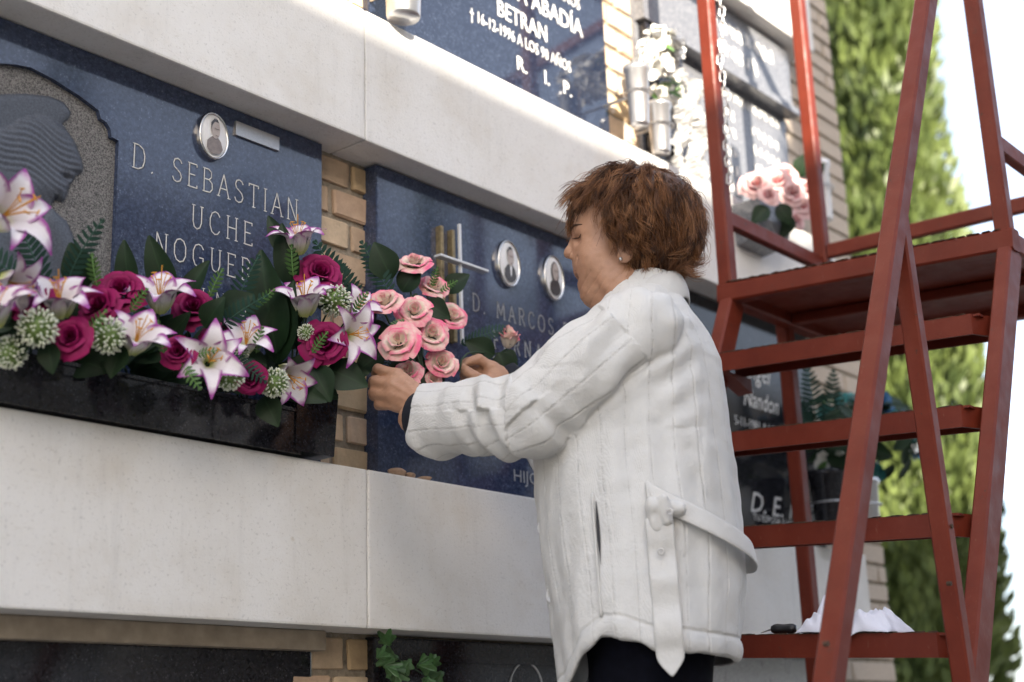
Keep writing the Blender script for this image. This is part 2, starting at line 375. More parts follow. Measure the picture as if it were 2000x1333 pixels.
def medallion(parent, cx, cz, a, b, Y, kind):
    n = 40; v = []
    for j in range(n):
        t = 2*math.pi*j/n
        for rr, yy in ((1.0, Y), (1.0, Y-.009), (.955, Y-.012), (.9, Y-.0085)): v.append((cx+a*rr*math.cos(t), yy, cz+b*rr*math.sin(t)))
    f = [(j*4+k, ((j+1) % n)*4+k, ((j+1) % n)*4+k+1, j*4+k+1) for j in range(n) for k in range(3)]
    o = wobj('portrait_medallion', v, f, M['chrome'], parent, smooth=True)
    v, f = ellipse_disc(cx, cz, a*.93, b*.93, Y-.008, .0035); p = wobj('enamel_photo', v, f, M['enamel'], o, smooth=True)
    def sub(nm, pts, dy, m): v, f = blob([(cx+q[0]*a, cz+q[1]*b) for q in pts], Y-.0118-dy); wobj(nm, v, f, M[m], o)
    el = lambda ex, ez, ea, eb, n=20: [(ex+ea*math.cos(2*math.pi*j/n), ez+eb*math.sin(2*math.pi*j/n)) for j in range(n)]
    sub('printed_jacket', [(-.52, -.62), (-.5, -.3), (-.28, -.12), (-.08, -.02), (.2, -.04), (.42, -.2), (.56, -.5), (.42, -.68), (.1, -.8), (-.25, -.78)], 0, 'sepia_mid' if kind == 0 else 'sepia_dark')
    if kind == 1: sub('printed_shirt', [(-.06, -.05), (.16, -.05), (.1, -.5), (.02, -.58)], .0006, 'enamel')
    if kind == 2: sub('printed_hair', el(.0, .2, .4, .5), .0004, 'sepia_dark')
    sub('printed_head', el(.03, .26, .3, .4), .0008, 'sepia_skin')
    if kind != 2: sub('printed_hair', [(-.27, .2), (-.29, .5), (-.1, .7), (.14, .7), (.3, .5), (.2, .58), (-.05, .58), (-.2, .42)], .0012, 'sepia_dark')
    sub('printed_brow', [(-.06, .33), (.1, .3), (.26, .32), (.26, .27), (.1, .25), (-.06, .28)], .0014, 'sepia_mid')
    sub('printed_mouth', [(.02, .02), (.2, .01), (.2, -.02), (.02, -.02)], .0014, 'sepia_mid')
# ---------------------------------------------------------------- slab with carved relief
g1 = empty('gravestone', (1.28, .1, 1.114)); tag(g1, 'blue granite gravestone with carved bowed head and oval photo of a man', 'gravestone')
Y1 = .068; arc = [(.885, 1.648)]+[(1.0+.235*math.sin(t), 1.37+.292*math.cos(t)) for t in np.linspace(-.28, .80, 14)]
arc = arc[:1]+[q for q in arc[1:] if q[0] > .89]
# outline from photo pixels of the arch
arc = [(.885, 1.652)]+[tuple(P(x, y, Y1)[[0, 2]]) for x, y in ((0, 124), (30, 126), (60, 132), (103, 154), (155, 187), (193, 216), (197, 232), (208, 239), (216, 252), (218, 268), (232, 275))]
arc += [(1.237, 1.12)]
out = [(1.674, 1.12), (1.674, 1.733), (.885, 1.733)]+arc
n = len(out); v = [(x, Y1, z) for x, z in out]+[(x, .1006, z) for x, z in out]
wobj('slab', v, [tuple(range(n))[::-1]]+[(i, (i+1) % n, n+(i+1) % n, n+i) for i in range(n)], M['granite_blue'], g1)
MB().box((.886, Y1+.009, 1.12), (1.239, .0995, 1.70)).out('relief_ground', M['pecked'], g1)
def poly_sd(px, pz, poly):                                    # signed distance to a polygon (positive inside)
    poly = np.array(poly); d = np.full(px.shape, 1e9); ins = np.zeros(px.shape, bool); m = len(poly)
    for i in range(m):
        a = poly[i]; b = poly[(i+1) % m]; e = b-a; w0 = px-a[0]; w1 = pz-a[1]; t = np.clip((w0*e[0]+w1*e[1])/(e@e+1e-12), 0, 1)
        d = np.minimum(d, np.hypot(w0-e[0]*t, w1-e[1]*t)); c = ((a[1] > pz) != (b[1] > pz)) & (px < (b[0]-a[0])*(pz-a[1])/(b[1]-a[1]+1e-12)+a[0]); ins ^= c
    return np.where(ins, d, -d)
W2 = lambda L: [tuple(P(x, y, Y1+.004)[[0, 2]]) for x, y in L]
gx, gz = np.meshgrid(np.arange(.9, 1.225, .0022), np.arange(1.14, 1.66, .0022)); hh = np.full(gx.shape, -1.0)
veil = [(.9, 1.2)]+[(.9, 1.625)]+W2([(0, 182), (50, 180), (100, 186), (128, 198), (142, 218), (139, 230), (126, 242)])+[(1.05, 1.45)]
head = [(.9, 1.3)]+[(.9, 1.54)]+W2([(0, 245), (40, 222), (70, 216), (100, 225), (130, 247), (150, 276), (162, 308), (167, 328), (163, 338), (150, 345), (147, 354), (139, 362), (133, 380), (127, 393), (118, 396), (112, 390), (104, 398), (98, 412), (88, 428), (60, 440), (0, 450)])
body = [(.9, 1.14)]+[(.9, 1.36)]+W2([(0, 440), (60, 430), (105, 405), (135, 430), (152, 470), (160, 520), (165, 600), (160, 690)])+[(1.15, 1.14)]
rnd_h = lambda s, w, H: np.where(s > 0, H*(1-np.exp(-np.maximum(s, 0)/w)), -1)
hh = np.maximum(hh, rnd_h(poly_sd(gx, gz, veil), .004, .006)); hh = np.maximum(hh, rnd_h(poly_sd(gx, gz, body), .008, .007))
sh = poly_sd(gx, gz, head); hd = rnd_h(sh, .010, .012)
pxx = (gx-1.0)*1000; pzz = (gz-1.5)*1000
wav = np.sin((pzz*.62+4*np.sin(pxx*.06)+pxx*.10)); hairm = 1/(1+np.exp(-((gz-1.487)-(gx-1.07)*(-.12))/.004))
hd = np.where(hd > 0, hd+.0007*wav*hairm, hd)
dent = lambda X, Z, r, d, e=1: -d*np.exp(-(((gx-X)/r)**2+((gz-Z)/(r*e))**2))
ex, ez = W2([(128, 347)])[0]; nx, nz = W2([(122, 372)])[0]; bx, bz = W2([(95, 398)])[0]; mx, mz = W2([(112, 392)])[0]
hd = np.where(hd > 0, hd+dent(ex, ez, .009, .006, .6)+dent(mx, mz, .006, .005, .8)+dent(bx-.01, bz, .016, .003)-dent(ex-.02, ez-.035, .03, .003)+.0009*np.sin(pzz*.5+pxx*.4)*np.exp(-((gx-bx)**2+(gz-bz+.02)**2)/.0009), hd)
hh = np.maximum(hh, hd)
hh += np.where((hh > 0) & (poly_sd(gx, gz, body) > 0) & (sh < 0), .0012*np.sin(pxx*.09+pzz*.05), 0)
idx = -np.ones(gx.shape, int); okm = hh > -.5; idx[okm] = np.arange(okm.sum())
v = np.stack([gx[okm], Y1+.0085-np.maximum(hh[okm], 0), gz[okm]], 1); q = np.stack([idx[:-1, :-1], idx[:-1, 1:], idx[1:, 1:], idx[1:, :-1]], -1).reshape(-1, 4); q = q[(q >= 0).all(1)]
wobj('carved_figure', v, q, M['honed'], g1, smooth=True)
engraved('engraved_name', 'D. SEBASTIAN', 1.259, 1.616, 1.562, .042, Y1, M['white_letter'], g1)
engraved('engraved_name', 'UCHE', 1.380, 1.512, 1.490, .041, Y1, M['white_letter'], g1)
engraved('engraved_name', 'NOGUERA', 1.309, 1.545, 1.424, .040, Y1, M['white_letter'], g1)
engraved('engraved_date', 'JUNIO 1', 1.386, 1.54, 1.358, .031, Y1, M['white_letter'], g1)
medallion(g1, 1.4165, 1.664, .0315, .043, Y1, 0)
v, f = box_vf((1.467, Y1-.005, 1.684), (1.567, Y1+.001, 1.711), .001); wobj('metal_plate', v, f, M['steel'], g1)
# planter trough on its ledge
tr = MB(); tr.box((.885, -.012, 1.1165), (1.5575, .012, 1.186)).box((.885, -.016, 1.186), (1.5575, .02, 1.192)).box((.885, .012, 1.1165), (1.5575, .066, 1.124))
tr = tr.out('planter_trough', M['granite_black'], g1)
eb = np.array([(1.542, -.015, 1.121), (1.628, -.015, 1.121), (1.638, -.015, 1.232), (1.545, -.015, 1.236)]); v = list(eb)+[p+np.array([0, .08, 0]) for p in eb]
wobj('planter_end_block', v, [(0, 1, 2, 3), (7, 6, 5, 4)]+[((i+1) % 4, i, 4+i, 4+(i+1) % 4) for i in range(4)], M['granite_black'], g1)
# ---------------------------------------------------------------- slab with steel cross
Y2 = .058
g2 = empty('gravestone', (2.2, .1, 1.114)); tag(g2, 'grey-blue granite gravestone with steel cross and two oval portraits', 'gravestone')
slab(g2, 1.806, 2.603, 1.1155, 1.731, Y2, M['granite_blue'])
v, f = box_vf((2.000, .019, 1.40), (2.006, .025, 1.650), .001); wobj('cross_upright', v, f, M['cross_steel'], g2)
v, f = box_vf((1.935, .012, 1.564), (2.079, .030, 1.5690), .001); wobj('cross_arm', v, f, M['cross_steel'], g2)
for x in (1.972, 2.006): MB().box((x, .044, 1.41), (x+.009, Y2+.001, 1.646), .002).out('bronze_bar', M['bronze'], g2)
a = P(988, 517, Y2); medallion(g2, a[0], a[2], .036, .052, Y2, 1)
a = P(1076, 545, Y2); medallion(g2, a[0], a[2], .035, .052, Y2, 2)
def line_px(fn, text, xl, yl, xr, h, Y, mat, par, **k):
    a = P(xl, yl, Y); b = P(xr, yl+(xr-xl)*.42, Y); return fn('lettering', text, a[0], b[0], a[2], h, Y, mat, par, **k)
a = P(922, 606, Y2); b = P(1053, 606, Y2)
engraved('engraved_name', 'D. MARCOS PEREZ', a[0], a[0]+.44, a[2], .036, Y2, M['pale_letter'], g2, sw=.09, serif=True)
a = P(963, 680, Y2); engraved('engraved_name', 'FERNANDEZ', a[0], a[0]+.30, a[2], .036, Y2, M['pale_letter'], g2, sw=.1)
a = P(922, 700, Y2); font_text('engraved_date', '† JUNIO 1976 A LOS', a[0], a[2]-.006, .026, Y2, M['pale_letter'], g2, width=.36)
a = P(960, 757, Y2); font_text('engraved_line', '"TE', a[0]+.05, a[2]-.006, .026, Y2, M['pale_letter'], g2)
a = P(1020, 905, Y2); font_text('engraved_line', 'R.', a[0]+.02, a[2], .022, Y2, M['pale_letter'], g2)
a = P(1003, 940, Y2); font_text('engraved_line', 'HIJOS', a[0], a[2], .026, Y2, M['pale_letter'], g2, width=.10)
# ---------------------------------------------------------------- upper slab above the steel cross
Y3 = .07
g3 = empty('gravestone', (2.2, .1, 2.007)); tag(g3, 'smooth blue granite gravestone in the upper row with white capitals', 'gravestone')
slab(g3, 1.80, 2.617, 2.009, 2.62, Y3, M['granite_deep'])
W = M['white_letter']
font_text('lettering', 'AÑOS', P(1090, 3, Y3)[0], 2.352, .032, Y3, W, g3, width=.085, bold=.004)
font_text('lettering', 'ROSA ABADÍA', 2.175, 2.281, .047, Y3, W, g3, width=.348, bold=.004)
font_text('lettering', 'BETRAN', 2.203, 2.214, .044, Y3, W, g3, width=.177, bold=.004)
font_text('lettering', '† 16-12-1996 A LOS 90 AÑOS', 2.108, 2.168, .029, Y3, W, g3, width=.36, bold=.004)
for c, x in (('R.', 2.266), ('I.', 2.365), ('P.', 2.436)): font_text('lettering', c, x, 2.104, .036, Y3, W, g3, bold=.004)
# ---------------------------------------------------------------- grey slab of the sunlit end niche
g4 = empty('gravestone', (3.14, .1, 2.007)); tag(g4, 'sunlit grey granite gravestone with ledge and rows of white letters', 'gravestone')
slab(g4, 2.762, 3.532, 2.009, 2.62, .074, M['granite_grey'])
MB().box((2.93, .03, 2.405), (3.545, .0735, 2.425)).box((2.762, .045, 2.425), (3.5315, .0735, 2.615)).out('inscription_ledge', M['granite_grey'], g4)
v = [(2.775, .052, 2.012), (2.90, .052, 2.012), (2.97, .052, 2.2), (2.93, .052, 2.42), (2.775, .052, 2.42)]; n = 5
wobj('black_panel', v+[(a, .0735, c) for a, b, c in v], [tuple(range(n))[::-1]]+[(i, (i+1) % n, n+(i+1) % n, n+i) for i in range(n)], M['granite_black'], g4)
gx, gz = np.meshgrid(np.linspace(2.85, 3.04, 30), np.linspace(2.015, 2.33, 44)); k = np.random.rand(*gx.shape)
hk = .022+.014*np.sin(gx*70+2*np.sin(gz*40))+.012*k
edge = (gx > 2.86+.05*np.sin(gz*20)) & (gx < 3.03); hk = np.where(edge, hk, 0.0)
wobj('rock_relief', np.stack([gx.ravel(), .0735-hk.ravel(), gz.ravel()], 1), grid_f(30, 44), M['granite_pale'], g4)
for i, (x0, x1, z, n) in enumerate(((3.05, 3.45, 2.53, 9), (3.08, 3.34, 2.46, 7))): scribble('lettering', x0, x1, z, .05, .045, W, g4, n)
scribble('lettering', 3.07, 3.5, 2.355, .03, .074, W, g4, 13)
for i in range(5):
    scribble('lettering', 3.10, 3.24, 2.29-i*.055, .036, .074, W, g4, 4); scribble('lettering', 3.32, 3.48, 2.28-i*.055, .034, .074, W, g4, 5)
# ---------------------------------------------------------------- black slab of the end niche
g5 = empty('gravestone', (3.14, .1, 1.114)); tag(g5, 'polished black gravestone with white script lettering behind the red ladder', 'gravestone')
slab(g5, 2.762, 3.532, 1.1155, 1.731, Y3, M['granite_black'])
WL = M['white_letter']
a = P(1452, 715, Y3); font_text('lettering', 'Angel', a[0]-.02, a[2]-.03, .055, Y3, WL, g5, shear=.35, width=.16)
a = P(1463, 780, Y3); font_text('lettering', 'Nandon', a[0]-.03, a[2]-.02, .05, Y3, WL, g5, shear=.35, width=.18)
a = P(1438, 815, Y3); font_text('lettering', '5-11-1981 A LOS 52 AÑOS', a[0]-.01, a[2]-.02, .026, Y3, WL, g5, width=.36)
a = P(1465, 990, Y3); font_text('lettering', 'D. E. P.', a[0], a[2]-.012, .055, Y3, WL, g5, shear=.35, width=.25)
a = P(1470, 1012, Y3); font_text('lettering', 'TU ESPOSA E HIJOS', a[0], a[2]-.005, .018, Y3, WL, g5, width=.24)
# ---------------------------------------------------------------- bottom row
g6 = empty('gravestone', (1.28, .1, .219)); tag(g6, 'plain black granite gravestone under the beige lintel strip in the bottom row', 'gravestone')
slab(g6, .885, 1.674, .222, .838, .088, M['granite_black'])
g7 = empty('gravestone', (2.2, .1, .219)); tag(g7, 'black framed gravestone with round emblem behind the ivy sprig', 'gravestone')
slab(g7, 1.806, 2.603, .222, .836, .074, M['granite_black'])
MB().box((1.83, .066, .795), (2.59, .0745, .801)).box((1.83, .066, .3), (1.836, .0745, .795)).out('raised_frame', M['granite_black'], g7)
a = P(1030, 1335, .07); v, f = tube_vf([(a[0]+.05*math.cos(t), .073, a[2]-.01+.05*math.sin(t)) for t in np.linspace(0, 2*math.pi, 40)], .002, 5, False); wobj('ring_emblem', v, f, M['steel'], g7)
g8 = empty('gravestone', (3.14, .1, .219)); tag(g8, 'pale mottled granite gravestone in the bottom row of the end niche', 'gravestone')
slab(g8, 2.762, 3.532, .222, .836, .074, M['granite_pale'])
# pebbles on the ledge
for i, (x, y, r, s) in enumerate(((776, 913, .017, (1.15, .8, .52)), (800, 924, .013, (1.2, .8, .5)), (826, 929, .014, (1.3, .7, .35)))):
    a = P(x, y, .02); bm = bmesh.new(); bmesh.ops.create_icosphere(bm, subdivisions=3, radius=r)
    for q in bm.verts: q.co = Vector((q.co.x*s[0], q.co.y*s[1], q.co.z*s[2]))*(1+.06*math.sin(q.co.x*300+i)+.05*math.sin(q.co.z*400))
    me = bpy.data.meshes.new('pebble'); bm.to_mesh(me); bm.free(); me.materials.append(M['pebble']); me.polygons.foreach_set('use_smooth', [True]*len(me.polygons))
    o = link('pebble', me, None, (a[0], .02, 1.114+r*s[2]*.93), Euler((0, .05, i)))
    tag(o, ('tan rounded pebble on the white ledge beside the brick pier', 'small pale pebble in the middle of the ledge pebbles', 'flat grey pebble on the ledge below the sleeve')[i], 'pebble', 'pebbles on the ledge')
# ================================================================ red platform ladder
YA = -.2
lad = empty('platform_ladder', (2.6, -.5, 0)); tag(lad, 'red painted steel platform ladder with open steps and guard posts', 'ladder')
A_ = P(1422, 556, YA); XA = A_[0]; C_ = PX(1962, 452, XA); YC = C_[1]; TI = (C_[2]-A_[2])/(YC-YA)
ZP = lambda Y: A_[2]+(Y-YA)*TI                        # platform top, the ladder stands a little out of level
RED = M['red']
def bar(name, p, q, w=.036, h=.036, mat=None, up=None, par=None):
    p = np.array(p, float); q = np.array(q, float); d = q-p
    if up is None: up = (0, 0, 1) if abs(d[2]) < .8*np.linalg.norm(d) else (0, 1, 0)
    v, f = beam_vf(p, q, w, h, up); return wobj(name, v, f, mat or RED, par or lad)
XB = XA+.52
def at(X, Y, dz=0): return np.array([X, Y, ZP(Y)+dz])
# platform: frame angles, deck plate
for nm, p, q in (('platform_edge', at(XA, YC-.02, -.022), at(XA, YA+.02, -.022)), ('platform_edge', at(XB, YC-.02, -.022), at(XB, YA+.02, -.022)),
                 ('platform_edge', at(XA+.02, YA, -.0235), at(XB-.02, YA, -.0235)), ('platform_edge', at(XA+.02, YC, -.0235), at(XB-.02, YC, -.0235))):
    bar(nm, p, q, .036, .044)
v = [at(XA+.01, YC+.01, -.012), at(XB-.01, YC+.01, -.012), at(XB-.01, YA-.01, -.012), at(XA+.01, YA-.01, -.012)]
wobj('deck_plate', v+[p-np.array([0, 0, .006]) for p in v], [(0, 1, 2, 3), (7, 6, 5, 4), (0, 4, 5, 1), (1, 5, 6, 2), (2, 6, 7, 3), (3, 7, 4, 0)], RED, lad)
bar('cross_brace', at(XA+.26, YC+.02, -.032), at(XA+.26, YA-.02, -.032), .03, .024)
for Y in (YC, YA):                                   # welded chipped top edge
    pass
ed = MB()
for i in range(60):
    y = YC+(YA-YC)*(i+random.random())/60; h = random.uniform(.0008, .003)
    ed.box((XA-.0175, y-.006, ZP(y)-.0005), (XA-.008, y+.006, ZP(y)+h))
ed.out('chipped_weld', M['rust'], lad)
# posts and rails
def up_to(px, py, Y, ztop, w=.036, name='guard_post', z0=None):
    b = P(px, py, Y); bar(name, (b[0], Y, ZP(Y)-.02 if z0 is None else z0), (b[0], Y, ztop), w, w, up=(0, 1, 0)); return b[0]
xa = XA+.002
bar('guard_post', (XA, YA, ZP(YA)-.04), (XA, YA, 2.72), .034, .034, up=(0, 1, 0))
xb = P(1606, 500, YA)[0]; bar('guard_post', (xb, YA, ZP(YA)-.04), (xb, YA, 2.72), .034, .034, up=(0, 1, 0))
bar('guard_post', (XA, YC, ZP(YC)-.04), (XA, YC, 2.62), .0315, .0315, up=(0, 1, 0))
bar('guard_post', (xb, YC, ZP(YC)-.04), (xb, YC, 2.62), .0315, .0315, up=(0, 1, 0))
zr = P(1422, 430, YA)[2]
bar('toe_rail', (XA+.02, YA, zr), (xb-.02, YA, zr+.0), .022, .036)
zr2 = PX(1600, 497, xb)[2]; e = PX(1990, 405, xb)
bar('toe_rail', (xb, YA-.02, zr2), (xb, YC+.02, e[2]), .022, .036)
q = PX(1940, 280, XA); zq = P(1945, 282, YC)[2]
bar('toe_rail', (XA+.018, YC, zq), (xb-.018, YC, zq), .022, .036)
bar('top_rail', (XA+.02, YA, 2.7), (xb-.02, YA, 2.7), .03, .036); bar('top_rail', (xb, YA-.02, 2.7), (xb, YC+.02, 2.6), .03, .036)
# stringers, treads
c0 = np.array([XA+.012, YC, ZP(YC)-.05]); s1 = P(1908, 1240, YC); dr = (s1-c0)/(s1[2]-c0[2]); zb = .52
foot = c0+dr*(zb-c0[2])
for Y in (YC, YA):
    dz = ZP(Y)-ZP(YC); p0 = np.array([c0[0], Y, c0[2]+dz+.01]); p1 = np.array([foot[0], Y, zb])
    bar('stringer', p0, p1, .03 if Y == YC else .034, .056, up=(1, 0, 0.5))
    bar('front_leg', p1+np.array([0, 0, .03]), (foot[0], Y, .05), .034, .034, up=(0, 1, 0))
    v, f = lathe_vf([(.001, -.012), (.045, -.012), (.05, -.006), (.05, .006), (.045, .012), (.001, .012)], 20); w = np.array(v)[:, [0, 2, 1]]+np.array([foot[0], Y, .05]); wobj('caster_wheel', w, f, M['black_plastic'], lad, smooth=False)
TREAD = []
for i, py in enumerate((592, 780, 998, 1236)):
    y0 = PX(1912, py, XA)[2]; z = P(1915-i*6, py, YC)[2]; X = c0[0]+dr[0]*(z-c0[2])
    dz = lambda Y: (ZP(Y)-ZP(YC)); TREAD.append((X, z)); ya, yc = YA-.0, YC+.0
    def tp(X_, Y_, zz): return np.array([X_, Y_, zz+dz(Y_)])
    xf = X-.055                                        # front nose of the tread
    m = MB()
    def quadbox(x0, x1, z0, z1, y0, y1):
        v = [tp(x, y, zz) for zz in (z0, z1) for y in (y0, y1) for x in (x0, x1)]
        m.add(v, [(0, 2, 3, 1), (4, 5, 7, 6), (0, 1, 5, 4), (2, 6, 7, 3), (0, 4, 6, 2), (1, 3, 7, 5)])
    quadbox(xf, xf+.005, z-.04, z, yc+.045, ya-.0); quadbox(xf+.005, xf+.12, z-.005, z-.0005, yc+.03, ya-.0); quadbox(xf+.115, xf+.12, z-.03, z-.005, yc+.03, ya)
    t = m.out('tread', RED, lad)
    m = MB(); v = [tp(xf, yc+.045, z-.04), tp(xf, yc+.045, z), tp(X+.01, yc+.012, z), tp(X+.01, yc+.012, z-.04)]; v2 = [p+np.array([.004, .004, 0]) for p in v]
    m.add(v+v2, [(0, 1, 2, 3), (7, 6, 5, 4), (0, 4, 5, 1), (1, 5, 6, 2), (2, 6, 7, 3), (3, 7, 4, 0)]); m.out('tread_bracket', RED, lad)
    m = MB(); v = [tp(xf+.004, ya-.004, z-.04), tp(X+.06, ya-.004, z-.04), tp(X+.06, ya-.004, z-.072), tp(xf+.03, ya-.004, z-.045)]; v2 = [p+np.array([0, -.035, 0]) for p in v]
    m.add(v+v2, [(0, 1, 2, 3), (7, 6, 5, 4), (0, 4, 5, 1), (1, 5, 6, 2), (2, 6, 7, 3), (3, 7, 4, 0)]); m.out('tread_bracket', RED, lad)
    ed = MB()
    for k in range(40):
        y = yc+.05+(ya-yc-.06)*(k+random.random())/40; ed.box((xf-.0006, y-.007, z+dz(y)-.0006), (xf+.005, y+.007, z+dz(y)+random.uniform(.0005, .002)))
    ed.out('chipped_edge', M['rust'], t)
# near-side handrail with its upright, rear legs
bar('handrail', P(1606, 1420, YC-.03), P(1822, -90, YC-.03), .032, .034, up=(1, 0, .5))
bar('handrail_upright', P(1748, 395, YC-.028), P(1893, 1400, YC-.028), .027, .03, up=(0, 1, 0))
rl = P(1540, 720, YA+.02); 
for Y in (YA+.02,): bar('rear_leg', (rl[0], Y, ZP(Y)-.03), (rl[0], Y, .03), .034, .034, up=(0, 1, 0))
bar('rear_leg', (xb-.1, YC, ZP(YC)-.03), (xb-.1, YC, .03), .034, .034, up=(0, 1, 0))
bar('base_beam', (foot[0], YA, .12), (rl[0], YA, .12), .03, .03); bar('base_beam', (foot[0], YC, .12), (xb-.1, YC, .12), .03, .03)
for px, py, Y in ((1860, 1028, YC-.045), (1857, 1140, YC-.045), (1617, 1258, YC-.048)):
    a = P(px, py, Y); MB().tube([a-np.array([0, .001, 0]), a+np.array([0, .006, 0])], .0035, 10).out('bolt_hole', M['rust'], lad)
# chain
ch = empty('chain', (0, 0, 0)); ch.parent = lad; c1 = P(1403, -25, YA-.03); c2 = P(1425, 352, YA-.03)
ch.location = Vector(c1)-Vector(lad.location); n = 26; NL = 22
lv = [];
for j in range(14):
    t = 2*math.pi*j/14; lv.append((.0065*math.cos(t), 0, .0065*math.sin(t)+(.0065 if math.sin(t) > 0 else -.0065)))
lv.append(lv[0]); v, f = tube_vf(np.array(lv), .0021, 6, False); lm = mesh('chain_link', v, f, M['steel'], smooth=True)
lz = abs(c1[2]-c2[2]); nl = int(lz/.0205)
for i in range(nl):
    s = i/(nl-1); p = c1*(1-s)+c2*s+np.array([.006*math.sin(i*.5), .004*math.cos(i*.7), 0])
    link('chain_link', lm, ch, Vector(p-c1), Euler((random.uniform(-.15, .15), random.uniform(-.1, .1), (i % 2)*math.pi/2+.5)))
# rag and awl on the fourth tread
X4, Z4 = TREAD[3]; zt4 = Z4
def on_tread(px, py):                                  # point on the tread's top plane
    d = ray(px, py); t = (zt4-.0005+ (0) - CAM[2])/d[2]; p = CAM+d*t; return p
nx, ny = 64, 40; u, w = np.meshgrid(np.linspace(0, 1, nx), np.linspace(0, 1, ny))
yl, yr = P(1562, 1240, 0), None
Yl = PX(1560, 1243, X4-.05)[1]; Yr = PX(1742, 1238, X4-.05)[1]
yy = Yl+(Yr-Yl)*u; xx = X4-.062+w*.11
rng = np.random.RandomState(3)
def fold(u, w):
    s = np.zeros_like(u)
    for k in range(9):
        a, b, c, sg = rng.uniform(4, 15), rng.uniform(-9, 9), rng.uniform(0, 6.3), rng.uniform(.5, 1)
        s += sg*(1-np.abs(np.sin(a*u+b*w+c)))**1.6
    return s/9
env = np.clip(np.minimum(u, 1-u)*7, 0, 1)**.6*np.clip(np.minimum(w, 1-w)*5, 0, 1)**.6
prof = .024+.026*np.exp(-((u-.13)/.13)**2)+.020*np.exp(-((u-.72)/.22)**2)
zz = zt4+.002+env*(prof*.45+prof*3.4*fold(u, w)**1.4)
dzl = (ZP(yy)-ZP(YC)); zz = zz+dzl
front = w < .14; drop = np.exp(-((u-.52)/.1)**2)*.022
zz = np.where(front, zz-drop*(1-w/.14), zz); xx = np.where(front, xx-.012*(1-w/.14)*np.exp(-((u-.52)/.12)**2)-.002, xx)
xx = xx+.012*np.sin(u*17+w*5)*w
v = np.stack([xx.ravel(), yy.ravel(), zz.ravel()], 1); o = wobj('cleaning_rag', v, grid_f(nx, ny), M['rag'], None, smooth=True)
tag(o, 'crumpled white cleaning rag lying on a red ladder tread', 'cloth')
md = o.modifiers.new('thick', 'SOLIDIFY'); md.thickness = .002
md = o.modifiers.new('sub', 'SUBSURF'); md.levels = 1; md.render_levels = 1
h0 = PX(1508, 1239, X4-.04); h1 = PX(1556, 1236, X4-.03); h0[2] = zt4+.0095+ZP(h0[1])-ZP(YC); h1[2] = zt4+.0105+ZP(h1[1])-ZP(YC)
tl = empty('awl', h0); tag(tl, 'small awl with black handle beside the white rag', 'tool')
s = np.linspace(0, 1, 9); pts = h0+(h1-h0)*s[:, None]; v, f = tube_vf(pts, [.006, .0085, .0092, .0085, .008, .0082, .0088, .0086, .006], 12); wobj('handle', v, f, M['black_plastic'], tl, smooth=True)
v, f = tube_vf([h0, h0+(h0-h1)*.45+np.array([0, 0, -.006])], [.0018, .0008], 6); wobj('blade', v, f, M['steel'], tl)
# ================================================================ cypress and what stands beyond
def leaf_mat(name, a, b, sss=.1, rough=.55):
    t = NT(name); r = t.n('ObjectInfo').outputs['Random']; g = t.geo()
    t.set(col=t.ramp(t.noise(3.5, 5, .7, g), [(.3, a), (.7, b)]), rough=rough); t.b.inputs['Transmission Weight'].default_value = 0
    return t.m
M['cypress'] = leaf_mat('cypress_foliage', (.035, .058, .014), (.13, .17, .042)); M['bark'] = plain('tree_bark', (.09, .065, .045), .9, .3, 20)
def cypress(name, x, y, H, Rm, label, z0=.6, n=9000, seed=1, group=None, z1=0):
    rs = np.random.RandomState(seed); t = empty(name, (x, y, 0)); tag(t, label, 'tree', group)
    v, f = tube_vf([(x, y, 0), (x+.03, y, H*.4), (x, y, H*.9)], [Rm*.22, Rm*.15, .02], 10); wobj('trunk', v, f, M['bark'], t, smooth=True)
    hz = rs.rand(n)**.85; z = z0+(H-z0)*hz; prof = Rm*np.minimum(1, (hz+.06)*5)**.5*np.clip(1-hz, 0, 1)**.42*1.05
    a = rs.rand(n)*6.283; lump = 1+.10*np.sin(a*5+z*2.2)+.09*np.sin(a*3-z*3.1+1)+.07*np.sin(a*9+z*5)
    rr = prof*lump*(.62+.38*rs.rand(n)**.5); c = np.stack([x+rr*np.cos(a), y+rr*np.sin(a), z], 1)
    out = np.stack([np.cos(a)*.55, np.sin(a)*.55, np.full(n, .85)], 1)+rs.randn(n, 3)*.22; out /= np.linalg.norm(out, axis=1)[:, None]
    sd = np.cross(out, rs.randn(n, 3)); sd /= np.linalg.norm(sd, axis=1)[:, None]; L = (.05+.06*rs.rand(n))[:, None]*(n/24000)**-.3*(1 if n > 9000 else 1.8); L = L*1.35; wd_ = L*.2
    V = np.stack([c-out*L*.5, c+sd*wd_, c+out*L*.6, c-sd*wd_], 1).reshape(-1, 3); q = np.arange(n*4).reshape(-1, 4)
    zz = np.linspace(0, 1, 26); cv, cf = lathe_vf([(max(.01, Rm*.70*min(1, (h_+.06)*5)**.5*max(0, 1-h_)**.42), z0+(H-z0)*h_) for h_ in zz], 20, (x, y, 0)); cv = np.array(cv); cv[:, :2] += .05*rs.randn(len(cv), 2)
    V = np.concatenate([V, cv]); wobj('crown', V, [tuple(w) for w in q]+[tuple(i+n*4 for i in w) for w in cf], M['cypress'], t); return t
cc = CAM+ray(1790, 900)*6.6
cq = CAM+ray(1728, 650)*(7.2/(ray(1728, 650)@-ROT[:, 2]))
cypress('cypress_tree', cq[0], cq[1], 9.5, .46, 'tall columnar cypress beside the end of the niche wall', .25, 60000, 3)
for i, (x, y, h) in enumerate(((9.0, -12.6, 9), (12.2, -13, 8.4), (15.5, -12.4, 9.2), (19, -13, 8.5))):
    cypress('cypress_tree', x, y, h, .6, 'dark cypress standing behind the opposite niche block', .5, 3500, 20+i, 'cypresses behind the opposite block')
